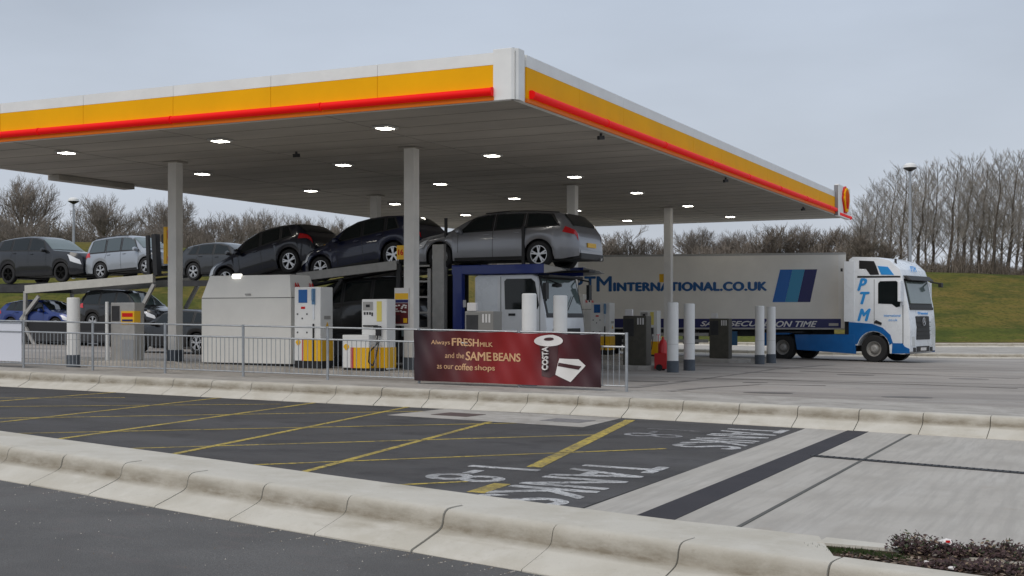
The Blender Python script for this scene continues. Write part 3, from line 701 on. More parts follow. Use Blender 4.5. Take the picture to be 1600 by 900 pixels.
# banner
b0, b1 = fpx(650), fpx(941); bw = b1-b0; BH = .97
bt = thing('coffee_banner', 'dark red coffee banner with cream lettering tied to the railing', 'banner', (FA.x+fd.x*b0, FA.y+fd.y*b0, fz(b0)), FROT)
def bwave(x, z): return -.07-.026*math.sin(x*3.1+z*2.0)-.020*math.sin(x*7.3-z*4)-.008*math.sin(x*17+z*9)-.012*math.sin(z*5+x)-.02*math.exp(-((x-bw)/.15)**2)*math.sin(z*9)
def bz(x): return slope*x
mb = MB(); nx, nz_ = 90, 26
def bpt(x, z, off=0):
    sag = -.022*(abs(math.sin(x/bw*math.pi*4)))*(z/BH)**3
    return (x, bwave(x, z)-off, bz(x)+.06+z+sag)
for off in (0, -.006):
    o = len(mb.v)
    for j in range(nz_+1):
        for i in range(nx+1): mb.v.append(bpt(bw*i/nx, BH*j/nz_, off))
    for j in range(nz_):
        for i in range(nx): mb.f.append((o+j*(nx+1)+i, o+j*(nx+1)+i+1, o+(j+1)*(nx+1)+i+1, o+(j+1)*(nx+1)+i)); mb.mi.append(0)
mban = bpy.data.materials.new('banner_print'); mban.use_nodes = True; t = mban.node_tree; n = t.nodes; b = n['Principled BSDF']; b.inputs['Roughness'].default_value = .42
g = n.new('ShaderNodeTexCoord'); sx = n.new('ShaderNodeSeparateXYZ'); t.links.new(g.outputs['Object'], sx.inputs[0])
no = n.new('ShaderNodeTexNoise'); no.inputs['Scale'].default_value = 1.2; t.links.new(g.outputs['Object'], no.inputs[0])
ad = n.new('ShaderNodeMath'); ad.operation = 'MULTIPLY_ADD'; ad.inputs[1].default_value = .7; t.links.new(no.outputs[0], ad.inputs[0]); t.links.new(sx.outputs['X'], ad.inputs[2])
dv = n.new('ShaderNodeMath'); dv.operation = 'DIVIDE'; dv.inputs[1].default_value = bw+.5; t.links.new(ad.outputs[0], dv.inputs[0])
cr_ = n.new('ShaderNodeValToRGB'); q = cr_.color_ramp.elements; q[0].position = .10; q[0].color = (.022, .006, .010, 1); q[1].position = .95; q[1].color = (.028, .007, .012, 1)
for p_, c_ in ((.30, (.085, .006, .008)), (.52, (.24, .009, .010)), (.66, (.22, .008, .010)), (.80, (.06, .006, .010))):
    e_ = q.new(p_); e_.color = (*c_, 1)
t.links.new(dv.outputs[0], cr_.inputs[0]); t.links.new(cr_.outputs[0], b.inputs['Base Color'])
cloth = mb.build('banner_cloth', mban, bt, smooth=True, fix=False)
def btext(s, x, z, wd, ht, m=None, bold=.01, rot=False, th=.004):
    def fin(p):
        X, Z = (x+p.x, z+p.y) if not rot else (x-p.y, z+p.x)
        q = bpt(X, Z, .004+p.z); return Vector(q)
    return text_mesh('lettering', s, wd, ht, m or M_cream2, Matrix.Identity(4), cloth, bold=bold, warp=fin, thick=th)
kx = bw/291.0; kz = BH/83.0
def BX(px): return (px-650)*kx
def BZ(zy): return (1-(zy-520)/82)*BH
sx_ = bw/1600*5.5
def cx_(x): return (x-45)/(1500-45)*bw      # crop coordinates of the banner
def cz_(x, y): return BH*(1-(y-(85+(x-45)*.022))/(395+(x-45)*.022))
for s, xa, xb, yb, h_, bo in (('Always', 185, 335, 205, 45, 0), ('FRESH', 350, 565, 210, 62, .02), ('MILK', 575, 680, 215, 36, .02), ('and the', 300, 445, 305, 42, 0), ('SAME', 458, 665, 325, 70, .02), ('BEANS', 680, 900, 330, 64, .02),
                              ('as our', 240, 362, 388, 30, 0), ('coffee', 375, 520, 400, 52, .01), ('shops', 535, 690, 415, 55, .01)):
    btext(s, cx_(xa), cz_(xa, yb), cx_(xb)-cx_(xa), h_/400*BH, bold=bo)
def bpoly(name, pts, m, off, par=None):
    P = [(cx_(x), cz_(x, y)) for x, y in pts]; bm = bmesh.new()
    f = bm.faces.new([bm.verts.new((x, 0, z)) for x, z in P]); bmesh.ops.triangulate(bm, faces=bm.faces)
    for _ in range(6):
        ed = [e for e in bm.edges if e.calc_length() > .045]
        if not ed: break
        bmesh.ops.subdivide_edges(bm, edges=ed, cuts=1); bmesh.ops.triangulate(bm, faces=bm.faces)
    for v in bm.verts: v.co = bpt(v.co.x, v.co.z, off)
    me = bpy.data.meshes.new(name); bm.to_mesh(me); bm.free(); me.materials.append(m)
    o = bpy.data.objects.new(name, me); COL.objects.link(o); o.parent = cloth; return o
bpoly('printed_cup', [(1040, 200), (1180, 205), (1165, 440), (1120, 465), (1060, 450)], M_dbrown, .006)
bpoly('printed_saucer', [(1110+107*math.cos(a), 170+46*math.sin(a)) for a in [i*math.pi/12 for i in range(24)]], M_pwht, .012)
bpoly('printed_coffee', [(1110+36*math.cos(a), 158+13*math.sin(a)) for a in [i*math.pi/8 for i in range(16)]], M_dbrown, .018)
bpoly('printed_card', [(1190, 312), (1330, 318), (1325, 350), (1380, 370), (1270, 500), (1165, 440), (1180, 350)], M_pwht, .012)
bpoly('printed_card_stripe', [(1185, 345), (1350, 375), (1330, 402), (1180, 372)], M_dbrown, .018)
btext('COSTA', cx_(1108), cz_(1108, 405), .175*BH*2.55, (cx_(1108)-cx_(1064)), m=M_pwht, bold=.02, rot=True, th=.05)
mb = MB()
for q_ in range(12): z = cz_(1130, 400)+q_*.033; mb.box(cx_(1124), cx_(1142), -.0, .0, 0, 0) if False else None
for s in (b0+.02, (b0+b1)/2, b1-.05):
    mb.tube((s-b0, -.05, bz(s-b0)+BH+.05), (s-b0, .03, bz(s-b0)+BH+.08), .006, n=5)
mb.build('cable_tie', M_white, bt)
# white board on the first panel
a, b = fpx(-190)+.05, fpx(37)-.03
bo = thing('white_board', 'plain white board fixed to the left end of the railing', 'board', (FA.x, FA.y, fz0), FROT)
mb = MB(); mb.add([(a, -.035, FZ(a)+.14), (b, -.035, FZ(b)+.14), (b, -.035, FZ(b)+1.01), (a, -.035, FZ(a)+1.01), (a, -.025, FZ(a)+.14), (b, -.025, FZ(b)+.14), (b, -.025, FZ(b)+1.01), (a, -.025, FZ(a)+1.01)],
                 [(0,1,2,3),(7,6,5,4),(0,4,5,1),(1,5,6,2),(2,6,7,3),(3,7,4,0)]); mb.build('panel', mat('board_white', (.66, .68, .74), .4), bo)
mb = MB(); mb.bar((a, -.045, FZ(a)+.80), (b, -.045, FZ(b)+.80), .012, .025); mb.bar((a, -.045, FZ(a)+1.0), (b, -.045, FZ(b)+1.0), .012, .025); mb.build('edge_batten', M_steel, bo)

# ---------------------------------------------------------------- islands
def LP(u, v, dz=0.0): p = UV(u, v); return (p.x, p.y, PZ(*p)+dz)
def island(u, v0, v1, wd, nm, label):
    t = thing(nm, label, 'island', LP(u, v0), TH, 'pump islands'); L = v1-v0; pts = []
    for i in range(9): a = -math.pi/2+math.pi*i/8; pts.append((math.cos(a)*wd/2-wd/2, math.sin(a)*wd/2))
    for i in range(9): a = math.pi/2+math.pi*i/8; pts.append((-L+math.cos(a)*wd/2+wd/2, math.sin(a)*wd/2))
    z = .13; zz_ = PZ(*UV(u, v1))-PZ(*UV(u, v0)); mb = MB(); mb.add([(x, y, -.05-x/L*zz_) for x, y in pts]+[(x, y, z-x/L*zz_) for x, y in pts], [tuple(range(17,-1,-1)), tuple(range(18,36))]+[(i, (i+1)%18, 18+(i+1)%18, 18+i) for i in range(18)])
    mb.build('kerbed_plinth', M_kerb if False else M_foot, t, bevel=.02)
island(4.2, 1.7, 15.4, 1.7, 'pump_island', 'long concrete pump island behind the railing')
island(13.1, 1.7, 15.4, 1.7, 'pump_island', 'concrete pump island under the middle row of columns')
island(21.9, 1.7, 15.4, 1.7, 'pump_island', 'farthest concrete pump island near the lorry')

# ---------------------------------------------------------------- bollards
def bollard(u, v, label, h=1.85, pos=None, r=.15):
    x, y, z = LP(u, v) if pos is None else (pos[0], pos[1], PZ(*pos))
    t = thing('bollard', label, 'bollard', (x, y, z), TH, 'tall white bollards at the pump islands')
    mb = MB(); mb.lathe([(.0, -.05), (r+.012, -.05), (r+.012, .30), (r, .31)], n=20); mb.build('base_sleeve', M_base, t, smooth=True)
    mb = MB(); mb.lathe([(r, .30), (r, h-.02), (r-.02, h), (.01, h+.004)], n=20); mb.build('tube', M_white, t, smooth=True)
    mb = MB(); mb.lathe([(r+.002, h*.40), (r+.002, h*.40+.012)], n=20); mb.build('seam_band', M_lampframe, t, smooth=True)
bollard(2.8, 1.04, 'white bollard in front of the transporter cab door, above the banner'); bollard(4.35, 1.04, 'white bollard in front of the transporter windscreen, right of its twin')
bollard(11.7, 1.02, 'left white bollard of the pair beside the red extinguisher'); bollard(13.3, 1.08, 'right white bollard of the pair beside the red extinguisher')
bollard(20.7, 1.05, 'left bollard of the farthest pair in front of the lorry', 1.92); bollard(22.2, 1.05, 'right bollard of the farthest pair in front of the lorry', 1.92)
bollard(0, 0, 'single white bollard at the far left behind the railing', 1.66, (-10.35, 29.5))

# ---------------------------------------------------------------- storage tank, fluid pump, fuel pump, terminal
def tank(u, v, label):
    t = thing('storage_tank', label, 'tank', LP(u, v, .13), TH, 'white fluid storage tanks'); Lx, Ly, H, E = 2.64, 1.12, 2.16, 1.62
    i = .24
    mb = MB()
    vs = [(-Lx,0,.06),(0,0,.06),(0,Ly,.06),(-Lx,Ly,.06),(-Lx,0,E),(0,0,E),(0,Ly,E),(-Lx,Ly,E),(-Lx+.15,i*.55,H),(-i*.55,i*.55,H),(-i*.55,Ly-i*.8,H),(-Lx+.15,Ly-i*.8,H)]
    mb.add(vs, [(0,3,2,1),(0,1,5,4),(1,2,6,5),(2,3,7,6),(3,0,4,7),(4,5,9,8),(5,6,10,9),(6,7,11,10),(7,4,8,11),(8,9,10,11)])
    b = mb.build('housing', M_tank, t, bevel=.012)
    mb = MB(); mb.box(-Lx+.01, -.01, -.006, .0, E-.012, E+.004); mb.box(.0, .006, .01, Ly-.01, E-.012, E+.004); mb.build('lid_seam', M_seam, b)
    mb = MB(); mb.box(-Lx+.03, -.03, .04, Ly-.04, -.04, .06)
    for k in range(14): mb.box(-Lx+.06+k*.172, -Lx+.15+k*.172, -.01, .03, -.02, .05)
    mb.build('skid', M_dsteel, t)
    mb = MB(); mb.box(-1.32, -1.16, -.02, -.006, E-.10+.16, E+.10, 0); mb.build('latch', M_gsteel, t)
    mb = MB(); mb.tube((-1.78, .13, H-.02), (-1.55, .13, H-.02), .06, n=10); mb.build('reflection_patch', M_reflection, t, smooth=True)  # glowing stub stands in for a bright reflection; the tank has no lamp here
    for k, y in enumerate((.20, .78)):
        text_mesh('hazard_mark', 'AA', .20, .13, M_red, frame((.055 if False else -.06, y, E+.22), (0,1,0), (-.24,0,1)) @ Matrix.Translation((0,0,.035)), t, bold=.02)
def fluid_pump(u, v, label):
    t = thing('fluid_pump', label, 'pump', LP(u, v, .13), TH, 'white fluid pumps with blue screens')
    mb = MB(); mb.box(-.72, 0, 0, .50, .17, 1.86); mb.build('cabinet', M_white, t, bevel=.02)
    mb = MB(); mb.box(-.71, -.01, .01, .49, -.02, .17); mb.build('base', M_black, t)
    mb = MB(); mb.box(-.46, .008, -.012, .508, .17, .66); mb.build('yellow_panel', M_pyel, t, bevel=.004)
    mb = MB(); mb.box(-.50, -.462, -.013, .2, .17, .66); mb.build('red_stripe', M_red, t)
    mb = MB(); mb.box(-.20, -.165, -.028, -.008, .17, 1.02); mb.build('hose_channel', M_black, t)
    mb = MB(); mb.box(-.60, -.36, -.012, -.001, 1.50, 1.80); mb.build('screen', M_screen, t, bevel=.004)
    mb = MB(); mb.box(-.53, -.42, -.010, -.001, 1.36, 1.41); mb.build('red_badge', M_red, t)
    mb = MB(); mb.box(-.22, -.14, -.03, -.001, 1.46, 1.82); mb.tube((-.18, -.05, 1.55), (-.18, -.05, 1.80), .03, n=8); mb.build('nozzle', mat('nozzle_blue', (.12, .25, .42), .4), t, smooth=False)
    mb = MB(); mb.box(-.20, -.16, -.022, -.001, 1.12, 1.46); mb.build('nozzle_holder', M_pwhite, t)
    for x, z in ((-.63, 1.24), (-.37, 1.24), (-.50, 1.14), (-.63, .82), (-.37, .82)):
        mb = MB(); mb.box(x-.018, x+.018, -.006, -.001, z-.018, z+.018); mb.build('button', M_dsteel, t)
    mb = MB(); mb.box(.001, .006, .14, .40, 1.12, 1.20); mb.build('notice', M_gsteel, t)
    mb = MB(); mb.add([(.007,.20,.93),(.007,.34,.93),(.007,.27,1.06),(.001,.20,.93),(.001,.34,.93),(.001,.27,1.06)], [(0,1,2),(0,3,4,1),(1,4,5,2),(2,5,3,0)]); mb.build('warning_label', M_pyel, t)
    pecten(.13, .001, .007, 'y', (-.61, 0, .58), t, 'emblem', M_pyel)
def fuel_pump(u, v, label):
    t = thing('fuel_pump', label, 'pump', LP(u, v, .13), TH, 'fuel pumps with yellow bases')
    mb = MB(); mb.box(-.66, 0, 0, .38, .02, 1.60); mb.build('cabinet', M_white, t, bevel=.02)
    mb = MB(); mb.box(-.98, -.28, -.30, -.005, .06, .80); mb.build('hose_housing', M_white, t, bevel=.02)
    mb = MB(); mb.box(-.68, -.275, -.308, -.012, .06, .52); mb.build('yellow_panel', M_pyel, t, bevel=.004)
    mb = MB(); mb.box(-.26, .008, -.012, .39, .06, .52); mb.build('yellow_panel', M_pyel, t, bevel=.004)
    mb = MB(); mb.box(-.755, -.683, -.309, -.1, .06, .52); mb.build('red_stripe', M_red, t)
    mb = MB(); mb.box(-.96, -.02, -.27, .36, -.03, .06); mb.build('base', M_black, t)
    mb = MB(); mb.box(-.62, -.36, -.012, -.001, 1.35, 1.54); mb.build('display_frame', M_gsteel, t)
    mb = MB(); mb.box(-.54, -.44, -.018, -.012, 1.42, 1.48); mb.build('display', M_black, t)
    mb = MB()
    for k in range(3):
        mb.box(-.60+k*.07, -.555+k*.07, -.008, -.001, 1.25, 1.31)
    mb.box(-.40, -.36, -.008, -.001, 1.22, 1.30); mb.build('keypad', M_dsteel, t)
    mb = MB(); mb.box(-.26, -.13, -.008, -.001, 1.10, 1.55); mb.build('grade_panel', mat('pale_yellow', (.78, .66, .16), .5), t)
    mb = MB()
    pts = [Vector((-.30, -.06, .98)), Vector((-.22, -.10, .96)), Vector((-.18, -.10, .80)), Vector((-.18, -.12, .60)), Vector((-.24, -.34, .42)), Vector((-.26, -.34, .20)), Vector((-.16, -.33, .12)), Vector((-.10, -.30, .3)), (Vector((-.12, -.12, .7)))]
    for a_, b_ in zip(pts, pts[1:]): mb.tube(a_, b_, .016, n=7)
    mb.build('hose', M_black, t, smooth=True)
    mb = MB(); mb.box(-.23, -.13, -.11, -.02, .78, 1.0); mb.tube((-.6, -.04, 1.0), (-.2, -.06, 1.0), .02, n=6); mb.build('nozzle', M_black, t, bevel=.01)
    pecten(.14, .301, .309, 'y', (-.87, 0, .52), t, 'emblem', M_pyel)
def terminal(u, v, label, m):
    t = thing('payment_terminal', label, 'payment terminal', LP(u, v, .13), TH, 'outdoor payment terminals')
    mb = MB(); mb.box(-.68, 0, 0, .42, .0, 1.36); mb.build('cabinet', m, t, bevel=.02)
    mb = MB(); mb.box(-.64, -.36, -.008, -.001, .8, 1.28); mb.build('door_panel', M_dsteel, t)
    mb = MB()
    for k in range(3): mb.box(-.26+k*.075, -.22+k*.075, -.008, -.001, 1.12, 1.30)
    mb.build('sticker', M_pwht, t)
    mb = MB(); mb.box(-.62, -.40, -.02, .08, 1.36, 1.54); mb.build('pump_light', M_pwht, t, bevel=.02)
brn = mat('terminal_bronze', (.07, .065, .05), .5, var=.2, scale=5)
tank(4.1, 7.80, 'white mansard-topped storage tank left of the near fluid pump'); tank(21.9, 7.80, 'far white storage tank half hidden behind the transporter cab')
fluid_pump(3.75, 6.73, 'near white pump with blue screen attached to the big storage tank'); fluid_pump(21.6, 6.70, 'far white pump with blue screen right of the banner')
fuel_pump(3.95, 5.09, 'near fuel pump with yellow base and black hose left of the poster column'); fuel_pump(21.7, 4.95, 'far fuel pump with yellow base behind the red extinguisher')
terminal(3.5, 2.2, 'grey payment terminal above the banner beside the transporter cab', mat('terminal_grey', (.27, .26, .24), .45, metal=.4)); terminal(12.5, 2.05, 'dark payment terminal just right of the railing end', brn); terminal(21.4, 2.3, 'dark payment terminal in front of the far trailer lettering', brn)
# the narrow dispenser at the left
t = thing('slim_dispenser', 'grey dispenser with a yellow and red sign behind the left railing', 'pump', (*at(210, 565, 29.6).xy, PZ(*at(210, 565, 29.6).xy)+.13), TH)
mb = MB(); mb.box(-.74, 0, 0, .34, 0, 1.44); mb.build('cabinet', M_gsteel, t, bevel=.02)
mb = MB(); mb.box(-.40, .005, -.012, .2, .92, 1.24); mb.build('yellow_sign', M_pyel, t)
mb = MB(); mb.box(-.37, -.04, -.017, -.012, 1.10, 1.19); mb.build('red_print', M_red, t)
mb = MB(); mb.box(-.37, -.04, -.017, -.012, .99, 1.04); mb.build('blue_print', M_navy, t)
mb = MB(); mb.box(-.70, -.46, -.01, .0, 1.0, 1.36); mb.build('display', M_dsteel, t)
mb = MB(); mb.box(-.38, -.02, -.008, .0, .10, .56); mb.build('service_hatch', mat('hatch_grey', (.27, .28, .29), .5), t)
mb = MB(); mb.tube((-.80, -.06, .02), (-.80, -.06, 1.46), .04, n=10); mb.build('white_post', M_white, t, smooth=True)
t = thing('concrete_plinth', 'low concrete plinth under the slim dispenser behind the railing', 'plinth', (*at(230, 575, 29.0).xy, PZ(*at(230, 575, 29.0).xy)), TH-.05)
mb = MB(); mb.prism_y([(-1.5, -.05), (1.7, -.05), (1.2, .05), (.4, .20), (-1.4, .20)], -.45, .5); mb.build('block', M_foot, t, bevel=.02)
# fire extinguisher stand
p_ = at(1036, 578, 34.2); t = thing('fire_extinguisher', 'red wheeled fire extinguisher left of the middle bollard pair', 'fire extinguisher', (p_.x, p_.y, PZ(p_.x, p_.y)), TH)
mb = MB(); mb.lathe([(.01, .08), (.11, .08), (.12, .12), (.12, .72), (.08, .82), (.03, .86), (.03, .92)], n=16); mb.build('cylinder', M_redfire, t, smooth=True)
mb = MB(); mb.box(-.20, .16, -.16, -.10, .05, .48); mb.build('hose_box', M_redfire, t, bevel=.02)
mb = MB(); mb.tube((-.14, 0, .12), (-.14, 0, .98), .012, n=6); mb.tube((-.14, -.12, .98), (-.14, .12, .98), .012, n=6); mb.build('handle', M_redfire, t)
for s in (-1, 1):
    mb = MB(); mb.tube((-.05, s*.17-.02, .09), (-.05, s*.17+.02, .09), .09, n=14); mb.build('wheel', M_rubber, t, smooth=True)
# column signs
def col_sign(u, v, z0, z1, wd, label, digits, y0=-.15, side=-1, cat='sign'):
    p = UV(u, v); t = thing('column_sign', label, cat, (*p, 0), TH, 'yellow signs on the canopy columns')
    x1 = -.16; x0 = x1-wd
    mb = MB(); mb.box(x0, x1, -.03, .03, z0, z1); mb.build('plate', M_pyel, t, bevel=.006)
    mb = MB(); mb.box(x1-.01, -.12, -.015, .015, z0+.05, z0+.09); mb.box(x1-.01, -.12, -.015, .015, z1-.09, z1-.05); mb.build('bracket', M_gsteel, t)
    if digits: text_mesh('numeral', digits, wd*.62, (z1-z0)*.42, M_red, frame((x0+wd*.19, -.031, z0+(z1-z0)*.3), (1,0,0), (0,0,1)), t, bold=.03)
def zy(y, u, v): return CAMZ+(495-y)/K*UV(u, v).y
col_sign(4.8, 4.95, zy(405, 4.8, 4.95), zy(383, 4.8, 4.95), .22, 'small square yellow sign on the column with the red poster', '16')
u_, v_ = 4.5, 11.6
p = UV(u_, v_); t = thing('column_sign', 'tall yellow sign with red marks on the leftmost canopy column', 'sign', (*p, 0), TH, 'yellow signs on the canopy columns')
z0, z1 = zy(412, u_, v_), zy(354, u_, v_)
for x0, x1 in ((-.36, -.26), (-.24, -.155)):
    mb = MB(); mb.box(x0, x1, -.03, .03, z0, z1); mb.build('plate', M_pyel, t, bevel=.006)
for (a, b) in ((.08, .20), (.68, .92)):
    mb = MB(); mb.box(-.225, -.17, -.036, -.031, z0+(z1-z0)*a, z0+(z1-z0)*b); mb.build('red_mark', M_red, t)
mb = MB(); mb.box(-.27, -.12, -.02, .02, z0+.1, z0+.14); mb.box(-.27, -.12, -.02, .02, z1-.14, z1-.1); mb.build('bracket', M_gsteel, t)
col_sign(22.3, 4.75, zy(441, 22.3, 4.75), zy(428, 22.3, 4.75), .17, 'small yellow sign on the far right column in front of the trailer lettering', '')
p = UV(4.8, 4.95); t = thing('promotion_poster', 'red promotional poster with yellow header on the near right column', 'poster', (*p, 0), TH)
z0, z1 = zy(509, 4.8, 4.95), zy(450, 4.8, 4.95); hh = z1-z0
mb = MB(); mb.box(-.36, .02, -.16, -.135, z0, z1); mb.build('board', M_pwht, t, bevel=.004)
for nm, a, b, m in (('header', .70, .86, M_orange), ('navy_strip', .61, .69, M_navy), ('picture', .05, .60, M_maroon)):
    mb = MB(); mb.box(-.345, .005, -.165, -.16, z0+hh*a, z0+hh*b); mb.build(nm, m if nm != 'header' else M_pyel, t)
rr = random.Random(5)
mb = MB()
for k in range(16): x = -.33+rr.random()*.26; z = z0+hh*(.32+.22*rr.random()); mb.box(x, x+.05, -.168-.0004*k, -.165, z, z+.03)
mb.build('printed_words', M_pwht, t)
mb = MB(); mb.box(-.12, -.02, -.168, -.165, z0+hh*.08, z0+hh*.2); mb.build('price_spot', M_pyel, t)
mb = MB(); mb.box(-.32, -.2, -.168, -.165, z0+hh*.1, z0+hh*.28); mb.build('printed_cup', M_dbrown, t)

# ---------------------------------------------------------------- cars
PROFILES = {
 # (x fraction from the nose, z fraction of height): top line; belt line
 'hatch': dict(top=[(0,.36),(.015,.47),(.05,.545),(.12,.60),(.24,.655),(.28,.69),(.36,.845),(.42,.93),(.50,.985),(.60,1.0),(.72,.985),(.84,.935),(.88,.90),(.93,.77),(.96,.66),(.985,.58),(1,.42)], belt=[(0,.40),(.1,.53),(.28,.625),(.6,.655),(.9,.68),(1,.60)], ws=(.275,.425), rw=(.875,.945), win=[(.335,.40,.545,.545),(.56,.56,.73,.73),(.745,.745,.845,.805)]),
 'estate': dict(top=[(0,.34),(.012,.46),(.04,.54),(.12,.605),(.22,.66),(.26,.69),(.34,.85),(.40,.94),(.48,.99),(.58,1.0),(.72,.99),(.86,.955),(.905,.93),(.945,.80),(.975,.66),(.99,.58),(1,.40)], belt=[(0,.38),(.1,.52),(.26,.62),(.6,.655),(.9,.70),(1,.6)], ws=(.255,.405), rw=(.905,.965), win=[(.30,.385,.51,.51),(.525,.525,.69,.69),(.705,.705,.895,.845)]),
 'mpv': dict(top=[(0,.36),(.012,.46),(.04,.52),(.10,.56),(.20,.61),(.23,.64),(.32,.83),(.38,.93),(.46,.985),(.58,1.0),(.75,.995),(.88,.975),(.925,.94),(.955,.80),(.98,.64),(.99,.55),(1,.38)], belt=[(0,.38),(.1,.5),(.25,.58),(.6,.60),(.95,.61),(1,.55)], ws=(.225,.385), rw=(.925,.972), win=[(.27,.355,.50,.50),(.515,.515,.70,.70),(.715,.715,.925,.885)]),
 'suv': dict(top=[(0,.40),(.012,.53),(.04,.60),(.12,.635),(.26,.665),(.30,.69),(.37,.84),(.42,.93),(.50,.985),(.60,1.0),(.75,.985),(.87,.95),(.91,.92),(.95,.79),(.98,.66),(.99,.58),(1,.40)], belt=[(0,.42),(.1,.56),(.30,.64),(.6,.665),(.9,.69),(1,.6)], ws=(.295,.43), rw=(.91,.968), win=[(.345,.405,.545,.545),(.56,.56,.74,.74),(.755,.755,.90,.86)]),
}
def interp(P, x):
    if x <= P[0][0]: return P[0][1]
    for (a, za), (b, zb) in zip(P, P[1:]):
        if x <= b: return za+(zb-za)*(x-a)/(b-a)
    return P[-1][1]
WHEEL = {}
def wheel(parent, x, y, r, side, m_rim=None, spokes=5, wname='wheel'):
    key = (round(r, 2), side, (m_rim or M_rim).name, spokes)
    if key not in WHEEL:
        wd = .22 if r < .45 else .30; s = side
        tb = MB(); rr_ = r*.70 if r < .45 else r*.58
        tb.lathe([(rr_, -wd/2), (r*.93, -wd/2), (r, -wd/2+.03), (r, wd/2-.03), (r*.93, wd/2), (rr_, wd/2), (rr_-.01, wd/2-.03), (rr_-.01, -wd/2+.03), (rr_, -wd/2)], axis='y', n=32, caps=False)
        o1 = tb.build('wheel', M_rubber, None, smooth=True)
        rb = MB(); yo = s*(wd/2-.02)
        rb.lathe([(rr_-.0, yo-s*.03), (rr_, yo), (rr_-.025, yo), (rr_-.03, yo-s*.06)], axis='y', n=32, m=0, caps=False)
        rb.lathe([(rr_-.012, yo-s*.15), (rr_-.012, yo-s*.14)], axis='y', n=24, m=1)
        if r < .45:
            for k in range(spokes):
                a = 2*math.pi*k/spokes+.3
                for da in (-.16, .16):
                    p0_ = Vector((math.cos(a)*.04, yo-s*.01, math.sin(a)*.04)); p1_ = Vector((math.cos(a+da)*(rr_-.02), yo-s*.012, math.sin(a+da)*(rr_-.02)))
                    rb.bar(p0_, p1_, .034, .034, 0)
            rb.lathe([(.055, yo-s*.03), (.055, yo+s*.004), (.01, yo+s*.006)], axis='y', n=14, m=0)
        else:
            rb.lathe([(rr_-.02, yo-s*.02), (rr_-.05, yo-s*.09), (.18, yo-s*.13), (.15, yo-s*.02), (.10, yo+s*.02), (.01, yo+s*.02)], axis='y', n=20, m=0, caps=False)
            for k in range(10):
                a = k*.628; rb.tube((math.cos(a)*.21, yo-s*.14, math.sin(a)*.21), (math.cos(a)*.21, yo-s*.10, math.sin(a)*.21), .018, n=6, m=0)
        o2 = rb.build('rim', [m_rim or M_rim, M_rimd], o1, smooth=True)
        WHEEL[key] = (o1, o2); o = o1
        o1.name = wname
    else:
        a, b = WHEEL[key]; o = a.copy(); COL.objects.link(o); c = b.copy(); COL.objects.link(c); c.parent = o
    o.parent = parent; o.location = (x, y, r); return o
